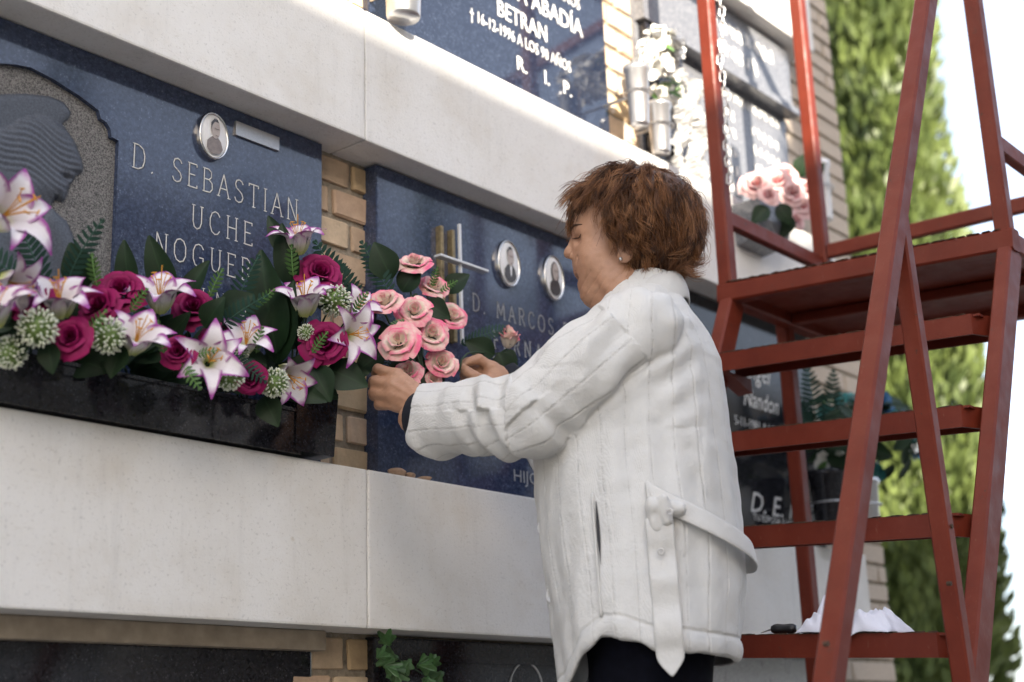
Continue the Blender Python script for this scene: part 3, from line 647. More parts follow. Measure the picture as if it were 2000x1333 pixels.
cypress('cypress_tree', .92, -5.0, 8.0, .5, 'unseen slender cypress added in the lane to shade the brick end pier', .5, 6000, 50)  # out of view, added so its shadow falls on the brick end pier
# pale low wall far beyond
lw = empty('garden_wall', (30, 8, 0)); tag(lw, 'low pale wall with brown coping far behind the cypress', 'wall')
MB().box((18, 10, 0), (60, 10.4, 1.35)).out('wall_face', M['band'], lw); MB().box((17.9, 9.9, 1.35), (60.1, 10.5, 1.5)).out('coping', M['brick'], lw)
# ================================================================ flowers
RGT, UPV, BCK = ROT[:, 0], ROT[:, 1], ROT[:, 2]
def aim(dx, dy, dz, roll=0.0):                          # local +Z to image right / up / towards the camera
    d = Vector(RGT*dx+UPV*dy+BCK*dz).normalized(); return d.to_track_quat('Z', 'Y') @ Quaternion((0, 0, 1), roll)
def uvmat(name, fn, **k):
    t = NT(name); u = t.n('UVMap'); sp = t.n('SeparateXYZ'); t.t.links.new(u.outputs[0], sp.inputs[0])
    t.set(col=fn(t, sp.outputs[0], sp.outputs[1]), **k); return t
def build_flower_mats():
    def lily(t, u, v):
        e = t.math('ABSOLUTE', t.math('SUBTRACT', t.math('MULTIPLY', u, 2.0), 1.0)); e = t.math('ADD', e, t.math('MULTIPLY', t.noise(60, 3), .25))
        ef = t.math('MULTIPLY', t.ramp(e, [(.74, 0), (1.08, 1)]), t.ramp(v, [(.25, 0), (.6, 1)])); tip = t.ramp(t.math('ADD', v, t.math('MULTIPLY', t.noise(80, 2), .1)), [(.86, 0), (1.02, 1)])
        c = t.mix(t.ramp(v, [(.05, 1), (.32, 0)]), (.74, .7, .72), (.5, .55, .2)); c = t.mix(t.ramp(t.noise(900, 1), [(.66, 0), (.7, .5)]), c, (.4, .2, .36))
        return t.mix(t.math('MAXIMUM', ef, tip), c, (.3, .045, .27))
    t = uvmat('lily_petal', lily, rough=.62, sss=.0); M['lily'] = t.m
    def pink(t, u, v):
        n = t.noise(45, 4); r = t.n('ObjectInfo').outputs['Random']
        f = t.math('ADD', t.ramp(v, [(.4, 0), (1.0, .72)]), t.math('MULTIPLY', t.math('SUBTRACT', n, .5), 1.7)); return t.mix(t.ramp(f, [(.2, 0), (.9, 1)]), (.8, .68, .56), (.78, .12, .24))
    M['pink_rose'] = uvmat('pink_rose_petal', pink, rough=.6).m
    def mag(t, u, v): return t.mix(t.ramp(v, [(.2, 0), (1, 1)]), (.09, .001, .03), (.27, .004, .085))
    M['magenta_rose'] = uvmat('magenta_rose_petal', mag, rough=.6, spec=.25).m
    def pale(t, u, v): return t.mix(t.ramp(t.math('ADD', v, t.math('MULTIPLY', t.noise(40, 3), .3)), [(.4, 0), (1.1, 1)]), (.62, .2, .22), (.75, .5, .48))
    M['pale_rose'] = uvmat('faded_rose_petal', pale, rough=.7).m
    def lf(a, b):
        def fn(t, u, v):
            e = t.math('ABSOLUTE', t.math('SUBTRACT', u, .5)); c = t.mix(t.ramp(t.noise(30, 4), [(.3, 0), (.7, 1)]), a, b); return t.mix(t.ramp(e, [(.0, .5), (.05, 0)]), c, tuple(np.array(b)*1.7))
        return fn
    M['leaf'] = uvmat('silk_leaf', lf((.006, .018, .007), (.014, .036, .013)), rough=.5, spec=.25).m
    M['leaf_light'] = uvmat('light_leaf', lf((.05, .12, .03), (.1, .2, .05)), rough=.5).m
    M['fern'] = uvmat('fern_leaf', lf((.012, .04, .03), (.024, .062, .045)), rough=.55, spec=.25).m
    M['stem'] = plain('stem_green', (.02, .05, .018), .6); M['anther'] = plain('orange_anther', (.6, .27, .02), .7)
    M['bud_white'] = plain('white_bud', (.7, .73, .6), .6, .15, 300); M['bud_green'] = plain('green_bud', (.2, .3, .09), .6, .3, 200)
    M['white_petal'] = plain('white_petal', (.78, .77, .72), .6); M['teal_petal'] = plain('teal_petal', (.03, .2, .2), .6); M['blue_petal'] = plain('blue_petal', (.02, .1, .22), .6); M['yellow_leaf'] = plain('yellow_green_leaf', (.3, .33, .04), .6)
build_flower_mats()
def petal_grid(fn, nu=7, nv=9):
    v = []; uv = []
    for i in range(nv):
        for j in range(nu):
            t = -1+2*j/(nu-1); s = i/(nv-1); v.append(fn(t, s)); uv.append((.5+t*.5, s))
    return v, grid_f(nu, nv), uv
class PB:                                                # petals with uv
    def __init__(s): s.v = []; s.f = []; s.uv = []
    def add(s, v, f, uv):
        n = len(s.v); s.v += list(v); s.f += [tuple(i+n for i in q) for q in f]; s.uv += list(uv)
    def mesh(s, name, mat): return mesh(name, s.v, s.f, mat, smooth=True, uv=s.uv)
def lily_mesh(seed, openness=1.0):
    rs = random.Random(seed); b = PB()
    for k in range(6):
        a = k*math.pi/3+rs.uniform(-.12, .12); wide = 1.0 if k % 2 else .78; cur = rs.uniform(.8, 1.25); L = rs.uniform(.92, 1.06)
        def fn(t, s):
            r = .005+L*(.030*s+.044*openness*s**2.4); z = L*(.094*s-.036*cur*openness*s**3.4); w = wide*.030*(math.sin(math.pi*min(1, (s*.93+.06))**.8)**.85)
            w = max(w, .0015); z += -.010*(t*t)*math.sin(math.pi*s)*-1*.8+.0016*math.sin(9*s+3*t+k)*abs(t); x = r-.004*t*t*math.sin(math.pi*s); y = t*w
            return (x*math.cos(a)-y*math.sin(a), x*math.sin(a)+y*math.cos(a), z+(.0012 if k % 2 else 0))
        b.add(*petal_grid(fn, 7, 11))
    me = b.mesh('lily', M['lily']); st = []
    for k in range(5):
        a = k*1.257+.4; sp = rs.uniform(.012, .022); pts = [(sp*(q**1.5)*math.cos(a), sp*(q**1.5)*math.sin(a), .012+.075*q-.012*q**3) for q in np.linspace(0, 1, 7)]
        st.append((tube_vf(pts, .0009, 5), tube_vf([np.array(pts[-1])+np.array([-.006*math.sin(a), .006*math.cos(a), .001]), pts[-1], np.array(pts[-1])+np.array([.006*math.sin(a), -.006*math.cos(a), .0])], [.0008, .0019, .0008], 5)))
    sv = MB(); [sv.add(*x) for s_ in st for x in s_]
    pts = [(.004*q, 0, .01+.09*q+.004*math.sin(q*5)) for q in np.linspace(0, 1, 8)]; sv.tube(pts, .0011, 5)
    return me, mesh('stamens', sv.v, sv.f, M['anther'], smooth=True)
def rose_mesh(seed, mat, openness=1.0, R=.0225):
    rs = random.Random(seed); b = PB(); layers = [(3, .22, .95, .0), (3, .45, 1.0, .04), (4, .72, .95, .22), (5, .98, .8, .5), (5, 1.15, .6, .9)]
    if mat == 'pink_rose': layers = [(3, .25, 1.05, .0), (3, .58, 1.02, .10), (4, .92, .86, .42), (5, 1.2, .62, .85)]
    if openness < .6: layers = [(3, .2, 1.25, 0), (4, .38, 1.25, .0), (4, .52, 1.15, .08), (4, .62, .95, .2)]
    for li, (n, rr, h, fl) in enumerate(layers):
        for k in range(n):
            ph = k*2*math.pi/n+li*.7+rs.uniform(-.15, .15); sp = 1.25*math.pi/n*(1.15 if li < 2 else 1); tw = rs.uniform(-.1, .1); hh = h*rs.uniform(.8, 1.14); wob = rs.uniform(0, 6); ex_ = rs.uniform(.86, 1.16); tl = rs.uniform(-.16, .16)
            def fn(t, s):
                ra = R*rr*ex_*(.30+.7*s**.55)+R*fl*openness*.55*s**3; ra += R*.05*abs(t)**2*s; roll = max(0, s-.8)/.2
                ra += R*.10*roll*(fl+.25); z = R*1.15*hh*(s-.16*roll**2*(.5+fl))-R*.12*t*t*s+R*.06*math.sin(4*t+wob)*s**2+R*tl*t*s; z -= R*.35*fl*s**3*openness
                a = ph+t*sp*(.35+.65*math.sin(min(1, s*1.15+.12)*math.pi*.5))*(1-.25*max(0, s-.75)*4*t*t)+tw*s; ra += R*.03*math.sin(7*t+wob)*s
                return (ra*math.cos(a), ra*math.sin(a), z)
            b.add(*petal_grid(fn, 7, 7))
    return b.mesh('rose', M[mat])
def leaf_mesh(L, Wd, curl=.3, serr=0, mat='leaf', nv=11, fold=.25):
    def fn(t, s):
        w = Wd*.5*math.sin(math.pi*min(1, s**.8*.97+.02))**.8+.0006
        if serr: w *= 1+serr*(.5-abs((s*9) % 1-.5))*(1 if abs(t) > .9 else 0)
        return (t*w, L*s, -curl*L*s*s+fold*abs(t)*w+.03*L*math.sin(s*9)*abs(t)*.3)
    b = PB(); b.add(*petal_grid(fn, 5, nv)); return b.mesh('leaf', M[mat])
def fern_mesh(L=.14, Wd=.05, n=15, curl=.35, mat='fern'):
    b = PB()
    for i in range(n):
        s = (i+.5)/n; wl = Wd*.5*(math.sin(math.pi*(s*.9+.1))**.7)
        for sd in (-1, 1):
            def fn(t, q):
                x = sd*wl*q; y = L*s+wl*.45*q+t*L/n*.42*math.sin(math.pi*min(1, q*.85+.15))**.7; return (x, y, -curl*L*s*s-.15*wl*q*q)
            b.add(*petal_grid(fn, 3, 5))
    v, f = tube_vf([(0, L*q, -curl*L*q*q) for q in np.linspace(0, 1, 9)], .0011, 5); b.add(v, f, [(.5, .5)]*len(v)); return b.mesh('fern_frond', M[mat])
def allium_mesh(seed, R=.03, n=170):
    rs = np.random.RandomState(seed); v = []; f = []; mi = []
    for k in range(n):
        z = 1-2*(k+.5)/n; a = k*2.39996; d = np.array([math.sqrt(1-z*z)*math.cos(a), math.sqrt(1-z*z)*math.sin(a), z])+rs.randn(3)*.08; d /= np.linalg.norm(d); rr = R*rs.uniform(.86, 1.05)
        pts = [d*R*.25, d*rr*.72, d*rr*.84, d*rr*.95, d*rr]; q, g = tube_vf(pts, [.0005, .0006, .0017, .0019, .0004], 5); n0 = len(v); v += list(q); f += [tuple(i+n0 for i in w) for w in g]; mi += [0 if (max(w) < 15) else 1 for w in g]
    q, g = lathe_vf([(.001, -R*.55), (R*.4, -R*.38), (R*.55, 0), (R*.4, R*.38), (.001, R*.55)], 10); n0 = len(v); v += q; f += [tuple(i+n0 for i in w) for w in g]; mi += [0]*len(g)
    return mesh('allium_head', v, f, [M['bud_green'], M['bud_white']], smooth=True, mi=mi)
LILY = [lily_mesh(i, o) for i, o in enumerate((1.0, .8, 1.15))]
MROSE = [rose_mesh(i, 'magenta_rose', 1.0) for i in range(3)]; PROSE = [rose_mesh(10+i, 'pink_rose', (1.0, .85, 1.1)[i]) for i in range(3)]; BUD = rose_mesh(30, 'pink_rose', .4, .029)
FROSE = [rose_mesh(40+i, 'pale_rose', 1.0, .026) for i in range(2)]
ALL = [allium_mesh(i) for i in range(2)]; ROSELEAF = leaf_mesh(.06, .04, .25, .35); BROAD = leaf_mesh(.15, .062, .25, 0, fold=.35); SMALL = leaf_mesh(.05, .02, .3); OVAL = leaf_mesh(.085, .036, .2)
FERN = fern_mesh(); FERN2 = fern_mesh(.1, .045, 12, .5); SPRIG = fern_mesh(.05, .026, 7, .4, 'leaf_light')
def put(parent, name, me, x, y, Y, q, s=1.0):
    p = P(x, y, Y); o = link(name, me, parent, Vector(p)-Vector(parent.location), q, s); return o, p
def stem_to(parent, p, q, base, sag=.02):
    d = np.array(Vector((0, 0, 1))) if q is None else np.array(q @ Vector((0, 0, 1))); p = np.array(p); b = np.array(base); s = np.linspace(0, 1, 8)[:, None]
    c1 = p-d*.03+np.array([0, .03, 0]); pts = (1-s)**3*p+3*(1-s)**2*s*c1+3*(1-s)*s*s*(b+np.array([0, -.005, .07]))+s**3*b
    v, f = tube_vf(pts, .0018, 6); wobj('stem', v, f, M['stem'], parent, smooth=True)
def add_flower(parent, kind, x, y, Y, d, s=1.0, base=None, roll=0.0, i=0):
    q = aim(*d, roll)
    if kind == 'lily':
        me, st = LILY[i % 3]; o, p = put(parent, 'lily', me, x, y, Y, q, s*.70); link('stamens', st, o)
    else:
        me = {'mrose': MROSE[i % 3], 'prose': PROSE[i % 3], 'bud': BUD, 'frose': FROSE[i % 2], 'allium': ALL[i % 2]}[kind]
        o, p = put(parent, {'allium': 'allium_head', 'bud': 'rose_bud'}.get(kind, 'rose'), me, x, y, Y, q, s)
        if kind in ('prose', 'bud', 'mrose'):
            for k in range(4): link('sepal', SMALL, o, (0, 0, -.001), Euler((-.25 if kind != 'bud' else 1.0, 0, k*1.57+i)), .45 if kind != 'bud' else .42)
    if base is not None: stem_to(parent, p, q, base)
    return o
def leaves(parent, me, L, name='leaf'):
    for x, y, Y, ang, tilt, s in L:                       # ang: image direction of the tip (deg, 0 = right, 90 = up), tilt: how far it leans to the camera
        a = R_(ang); d = Vector(RGT*math.cos(a)+UPV*math.sin(a)+BCK*tilt).normalized(); nrm = Vector(BCK*1.0+UPV*.35-RGT*.1); xx = d.cross(nrm).normalized(); zz = xx.cross(d)
        m3 = Matrix((xx, d, zz)).transposed(); put(parent, name, me, x, y, Y, m3.to_quaternion(), s)
# ---- low arrangement of lilies and roses in the trough
b1 = empty('flower_arrangement', (1.28, .03, 1.125)); tag(b1, 'silk lilies, magenta roses and white alliums filling the black stone trough', 'flowers')
bs = lambda x: (np.clip(P(x, 760, .03)[0], 1.0, 1.53), .035, 1.165)
for i, (x, y, Y, d, s, r) in enumerate(((-18, 436, -.09, (.8, .35, .35), 1.3, .3), (-8, 640, -.10, (.1, .9, .4), 1.05, .9), (118, 622, -.08, (.05, .93, .42), 1.08, .2), (312, 612, -.06, (.1, .95, .38), 1.12, .5), (256, 690, -.10, (.42, .75, .5), 1.06, .1),
                                        (405, 712, -.11, (.35, .25, .85), 1.02, .55), (478, 690, -.08, (.2, .75, .55), .95, .3), (545, 722, -.06, (.62, -.35, .55), .98, .2), (0, 545, -.06, (.9, -.3, .3), .9, .2))):
    add_flower(b1, 'lily', x, y, Y, d, s, bs(x), r, i)
for i, (x, y, Y, d, s) in enumerate(((236, 575, -.05, (.1, .6, .7), 1.2), (196, 603, -.07, (-.2, .5, .8), 1.1), (378, 606, -.045, (.15, .5, .8), 1.1), (140, 662, -.11, (0, .35, .9), .92), (348, 690, -.11, (.1, .4, .85), .82), (428, 662, -.06, (.1, .7, .6), 1.0), (488, 742, -.10, (.15, .2, .95), .8), (60, 590, -.05, (-.1, .6, .7), 1.1))):
    add_flower(b1, 'mrose', x, y, Y, d, s*.84, bs(x), i*.7, i)
for i, (x, y, Y, s) in enumerate(((74, 640, -.12, 1.2), (211, 655, -.12, 1.15), (446, 732, -.12, 1.1), (534, 748, -.10, 1.08), (470, 690, -.1, .6), (20, 690, -.08, 1.0))):
    add_flower(b1, 'allium', x, y, Y, (.1*i-.2, .5, .8), s*.8, bs(x), i, i)
leaves(b1, OVAL, [(255, 580, -.01, 97, .2, 1.0), (335, 590, -.01, 108, .25, 1.25), (350, 600, 0, 60, .2, 1.0)])
leaves(b1, ROSELEAF, [(240, 675, -.11, 250, .5, .8), (95, 670, -.1, 280, .4, .7), (60, 655, -.1, 220, .4, .8), (515, 775, -.07, 300, .6, .9), (400, 640, -.07, 60, .3, .9), (430, 610, -.03, 30, .3, 1), (170, 560, -.03, 110, .3, 1.1), (30, 610, -.03, 150, .3, 1.2)])
leaves(b1, FERN2, [(95, 560, -.03, 115, .3, 1.0), (130, 560, -.03, 70, .3, 1.0), (420, 650, -.06, 45, .3, .9), (455, 620, -.03, 75, .2, 1.0), (440, 690, -.09, 330, .4, .7), (60, 560, -.02, 140, .3, 1)], 'fern_frond')
leaves(b1, SPRIG, [(190, 560, -.07, 100, .4, .9), (255, 610, -.09, 60, .4, .8), (170, 660, -.12, 60, .5, .9), (320, 690, -.11, 100, .5, .9), (355, 710, -.12, 310, .5, .9), (410, 580, -.07, 70, .4, .9), (500, 600, -.04, 50, .4, .8), (500, 690, -.1, 80, .4, .8), (380, 695, -.12, 20, .5, .7), (150, 600, -.08, 110, .4, .8)], 'sprig')
rs = random.Random(5)
for k in range(95):                                      # dark leaves filling the trough
    x = rs.uniform(-30, 560); y = 680+.17*x-rs.uniform(0, 70); leaves(b1, rs.choice((ROSELEAF, OVAL, SMALL)), [(x, y, rs.uniform(-.04, .03), rs.uniform(-20, 200), rs.uniform(-.2, .5), rs.uniform(.8, 1.15))])
# ---- upright spray at the end of the trough
b2 = empty('lily_spray', (1.56, .03, 1.13)); tag(b2, 'upright spray of lilies with two magenta roses and a large dark leaf', 'flowers')
bb = (1.575, .03, 1.15)
for i, (x, y, Y, d, s, r) in enumerate(((583, 498, -.05, (-.02, .96, .25), 1.02, .5), (596, 618, -.08, (.0, .9, .42), 1.1, .2), (672, 655, -.10, (.62, .05, .7), 1.0, .3), (690, 615, -.06, (.5, .6, .5), .8, .8))): add_flower(b2, 'lily', x, y, Y, d, s, bb, r, i)
for i, (x, y, Y, d, s) in enumerate(((624, 540, -.06, (.25, .55, .75), 1.05), (634, 672, -.10, (.1, .25, .95), 1.02))): add_flower(b2, 'mrose', x, y, Y, d, s, bb, i, i)
add_flower(b2, 'allium', 655, 588, -.09, (.3, .5, .8), .98, bb, 0, 0); add_flower(b2, 'allium', 598, 650, -.09, (.3, .5, .8), .5, bb, 0, 1)
leaves(b2, BROAD, [(540, 690, -.03, 100, .15, 1.12), (560, 500, -.02, 115, .1, .5), (570, 560, -.03, 100, .2, .7), (540, 710, -.02, 80, .3, .9)])
leaves(b2, ROSELEAF, [(640, 720, -.08, 340, .4, 1.2), (610, 715, -.08, 300, .5, 1.1), (650, 735, -.06, 10, .3, 1.0), (590, 700, -.05, 240, .4, 1.0), (600, 560, -.04, 60, .3, .8), (590, 680, -.03, 120, .3, 1), (620, 600, -.03, 40, .3, 1), (600, 740, -.03, 330, .3, 1.0), (570, 640, -.02, 90, .3, 1.1), (560, 740, -.03, 20, .3, 1.1)])
leaves(b2, FERN, [(705, 610, -.05, 122, .15, 1.05), (722, 640, -.04, 115, .2, .9)], 'fern_frond'); leaves(b2, SPRIG, [(573, 540, -.05, 95, .4, 1.0), (610, 690, -.11, 60, .5, .8), (690, 610, -.1, 60, .5, .8)], 'sprig')
# ---- pink roses held against the cross slab
b3 = empty('rose_bouquet', (1.93, -.08, 1.40)); tag(b3, 'bouquet of pink and cream silk roses held against the slab with the cross', 'flowers')
hb = P(825, 745, -.10); hb = (hb[0], hb[1], hb[2]-.02)
for i, (x, y, Y, d, s) in enumerate(((808, 520, -.05, (.0, .85, .5), .98), (846, 565, -.05, (.25, .75, .6), 1.0), (752, 594, -.09, (-.15, .8, .6), 1.02), (809, 612, -.10, (.1, .6, .8), 1.0), (881, 622, -.07, (.35, .6, .7), .98), (780, 672, -.12, (-.1, .5, .85), 1.12), (842, 656, -.11, (.3, .55, .8), .98), (861, 712, -.11, (.25, .45, .85), .95), (796, 732, -.09, (-.1, .7, .7), .9), (846, 742, -.10, (.3, .5, .8), .45))): add_flower(b3, 'prose', x, y, Y, d, s*.86, hb, i*1.3, i)
leaves(b3, ROSELEAF, [(765, 545, -.03, 115, .2, 1.2), (785, 570, -.03, 60, .2, 1.0), (830, 590, -.05, 330, .3, .9), (820, 690, -.08, 240, .4, 1.0), (760, 640, -.07, 200, .3, 1.0), (735, 620, -.06, 170, .3, 1.0), (790, 700, -.08, 260, .4, 1.1), (830, 720, -.07, 300, .3, 1.0), (750, 690, -.05, 210, .3, 1), (810, 640, -.05, 90, .2, 1), (870, 570, -.03, 40, .2, .9)])
leaves(b3, FERN, [(770, 590, -.03, 118, .1, .9), (900, 672, -.03, 25, .1, .7), (760, 700, -.05, 250, .2, .6)], 'fern_frond'); leaves(b3, SPRIG, [(845, 560, -.09, 80, .5, .7), (860, 570, -.09, 40, .5, .7), (790, 625, -.12, 200, .5, .6)], 'sprig')
# ---- single bud in the far hand
b4 = empty('single_rose', P(900, 722, -.09)); tag(b4, 'single pink rose bud on a leafy stem pinched between finger and thumb', 'flower')
add_flower(b4, 'bud', 992, 680, -.085, (.12, .95, .3), 1.0, P(897, 726, -.09), 0, 0)
leaves(b4, ROSELEAF, [(965, 695, -.08, 150, .3, 1.0), (975, 690, -.08, 290, .3, 1.1), (985, 688, -.085, 330, .4, .5)])
# ---- ivy sprig at the foot
b5 = empty('ivy_sprig', P(790, 1330, .03)); tag(b5, 'green ivy sprig growing over the bottom row slab', 'plant')
def ivy_mesh():
    n = 26; v = [(0, 0, 0)]; uv = [(.5, 0)]
    for j in range(n):
        a = 2*math.pi*j/n; r = .026*(1+.32*math.cos(5*a)+.1*math.cos(3*a)); v.append((r*math.sin(a), .026-r*math.cos(a)*1.0, -.25*r*r*40+.004*math.sin(3*a))); uv.append((.5+.5*math.sin(a), .5))
    M['ivy'] = plain('ivy_leaf', (.035, .09, .025), .5, .4, 60); return mesh('leaf', v, [(0, 1+j, 1+(j+1) % n) for j in range(n)], M['ivy'], uv=uv)
IVY = ivy_mesh(); PV = [(735, 1285), (760, 1262), (775, 1285), (800, 1290), (770, 1308), (815, 1300), (845, 1305), (790, 1325), (862, 1315), (835, 1325), (750, 1300)]
for i, (x, y) in enumerate(PV): leaves(b5, IVY, [(x, y, .0+.01*(i % 3), 40+i*67, .35, .45+.2*((i*7) % 3)/2)])
st = [P(x, y, .03) for x, y in ((860, 1360), (830, 1320), (790, 1295), (755, 1275), (735, 1285))]; v, f = tube_vf(np.array(st), .0014, 5); wobj('stem', v, f, M['stem'], b5, smooth=True)
# ================================================================ vases and flowers of the end niche
def vase(name, label, x, ytop, ybot, Y, r, mat, cat='vase', group=None, flare=1.15):
    a = P(x, ytop, Y); b = P(x, ybot, Y); h = a[2]-b[2]; t = empty(name, (b[0], Y, b[2])); tag(t, label, cat, group)
    v, f = lathe_vf([(.001, 0), (r*.8, 0), (r*.84, h*.03), (r*flare*.93, h*.9), (r*flare*1.06, h*.93), (r*flare*1.06, h), (r*flare*.9, h), (r*.75, h*.1)], 24, (0, 0, 0)); link('body', mesh('body', v, f, mat, smooth=True), t)
    v, f = tube_vf([((r+.006)*math.cos(q), (r+.006)*math.sin(q), h*.55) for q in np.linspace(0, 6.283, 24)], .0025, 6, False); link('bracket_ring', mesh('bracket_ring', v, f, M['steel']), t)
    v, f = tube_vf([(0, r+.004, h*.55), (0, .074-Y, h*.55)], .004, 6); link('bracket_arm', mesh('bracket_arm', v, f, M['steel']), t)
    return t, h
def petals5(seed, mat, R=.02):
    rs = random.Random(seed); b = PB()
    for k in range(9):
        a = k*2.4; el = rs.uniform(.1, 1.1); L = R*rs.uniform(.8, 1.2)
        def fn(t, s): x = L*s*math.cos(el); z = L*s*math.sin(el)-.2*L*s*s; y = t*L*.42*math.sin(math.pi*min(1, s*.85+.1)); return (x*math.cos(a)-y*math.sin(a), x*math.sin(a)+y*math.cos(a), z)
        b.add(*petal_grid(fn, 3, 5))
    return b.mesh('blossom', M[mat])
WB, TB, BB_, YLf = petals5(1, 'white_petal', .026), petals5(2, 'teal_petal', .03), petals5(3, 'blue_petal', .03), leaf_mesh(.05, .016, .2, 0, 'leaf_light')
def cluster(parent, px, py, Y, rx, ry, specs, seed):
    rs = random.Random(seed)
    for me, n, s, nm in specs:
        for k in range(n):
            a = rs.uniform(0, 6.283); r = math.sqrt(rs.random()); x = px+rx*r*math.cos(a); y = py-ry*r*math.sin(a); q = aim(math.cos(a)*r, math.sin(a)*r+.4, .6, rs.uniform(0, 6)); put(parent, nm, me, x, y, Y+rs.uniform(-.03, .03), q, s*rs.uniform(.8, 1.2))
v1, h = vase('flower_vase', 'tapered zinc vase with white blossoms hung beside the sunlit brick pier', 1250, 137, 246, -.03, .027, M['zinc'], group=None); cluster(v1, 1288, 98, -.03, 35, 42, ((WB, 34, 1.15, 'blossom'), (YLf, 6, .8, 'leaf')), 1)
v2, h = vase('flower_vase', 'lower zinc vase with small white blossoms and yellow leaves', 1292, 208, 300, .0, .027, M['zinc']); cluster(v2, 1303, 178, 0, 26, 26, ((WB, 16, .7, 'blossom'), (YLf, 10, .9, 'leaf')), 2)
v3, h = vase('flower_vase', 'rounded pale metal vase hanging over the upper ledge', 788, -80, 36, -.02, .040, M['zinc'], flare=1.0)
v4, h = vase('grave_lantern', 'white capped glass grave lantern at the end of the upper ledge', 1607, 325, 432, -.02, .034, M['enamel'], 'lantern', flare=1.0)
v5, h = vase('flower_vase', 'dark vase of green, white and teal silk flowers by the script slab', 1628, 925, 1062, -.02, .045, M['granite_black']); cluster(v5, 1640, 850, -.03, 55, 85, ((TB, 12, 1.1, 'blossom'), (WB, 12, 1.2, 'blossom'), (OVAL, 26, .9, 'leaf'), (YLf, 14, 1.2, 'leaf')), 3)
leaves(v5, FERN, [(1600, 850, -.03, 100, .2, 1.3), (1615, 850, -.03, 85, .2, 1.2), (1590, 870, -.02, 110, .2, 1.1)], 'fern_frond')
v6, h = vase('flower_vase', 'steel vase with blue and teal silk flowers at the brick corner', 1700, 940, 1050, -.06, .032, M['chrome']); cluster(v6, 1735, 850, -.08, 62, 75, ((BB_, 14, 1.2, 'blossom'), (TB, 10, 1.1, 'blossom'), (OVAL, 34, 1.0, 'leaf'), (WB, 5, .8, 'blossom')), 4)
pl = empty('stone_planter', P(1480, 440, -.06)); tag(pl, 'grey marble bowl planter hanging in front of the upper ledge', 'planter')
x0 = P(1425, 372, .0)[0]; FY = PX(1484, 392, x0)[1]; L0 = PX(1484, 385, x0); x1 = P(1543, 420, FY)[0]; zt = L0[2]; n = 14; v = []
for i, (dy, w, dz) in enumerate(((FY, 1, 0), (FY+.002, 1, -.05), (FY*.85, .96, -.082), (FY*.5, .88, -.10), (.0, .84, -.108))):
    for j in range(n): s = j/(n-1); v.append(((x0+x1)/2+(x1-x0)*(s-.5)*w, dy, zt+dz))
v = np.array(v); f = grid_f(n, 5); top = np.array([(x0, FY, zt), (x1, FY, zt), (x1, -.002, zt), (x0, -.002, zt)]); b = len(v)
lft = [0, n, 2*n, 3*n, 4*n]; v = np.vstack([v, top]); f += [(b, b+1, b+2, b+3), tuple(lft)+(b+3,), tuple(k+n-1 for k in lft[::-1])+(b+1, b+2)[::1]]
wobj('bowl', v, f, M['granite_grey'], pl)
rb = empty('rose_cluster', P(1500, 390, -.07)); tag(rb, 'faded pink silk roses in the grey marble planter', 'flowers')
for i, (x, y, Y, s) in enumerate(((1478, 365, -.07, 1.0), (1515, 358, -.06, 1.0), (1545, 380, -.09, .9), (1562, 405, -.10, .95), (1500, 385, -.10, .7), (1535, 342, -.03, .8), (1568, 370, -.04, .8), (1552, 432, -.10, .7))): add_flower(rb, 'frose', x, y, Y, (-.1+.1*i, .5, .8), s, None, i, i)
leaves(rb, ROSELEAF, [(1520, 400, -.1, 300, .4, 1.0), (1540, 420, -.1, 250, .4, 1.1), (1560, 345, -.04, 70, .3, 1.2), (1500, 405, -.1, 220, .4, 1.0), (1580, 350, -.03, 50, .3, 1)])
# ================================================================ person
TW = np.array([1.903, -.455, 0.0]); FV = np.array([-.5626, .827, 0]); FV /= np.linalg.norm(FV); LV = np.cross([0, 0, 1.], FV); UV_ = np.array([0, 0, 1.])
B2W = np.array([FV, LV, UV_])                          # rows: world = TW + (f,l,u) @ B2W
def S(x, y, off=0.0):                                  # photo pixel -> body frame on the plane l = off
    d = ray(x, y); t = ((TW-CAM)@LV+off)/(d@LV); r = CAM+d*t-TW; return np.array([r@FV, r@LV, r[2]])
def bw(p): return TW+np.asarray(p)@B2W
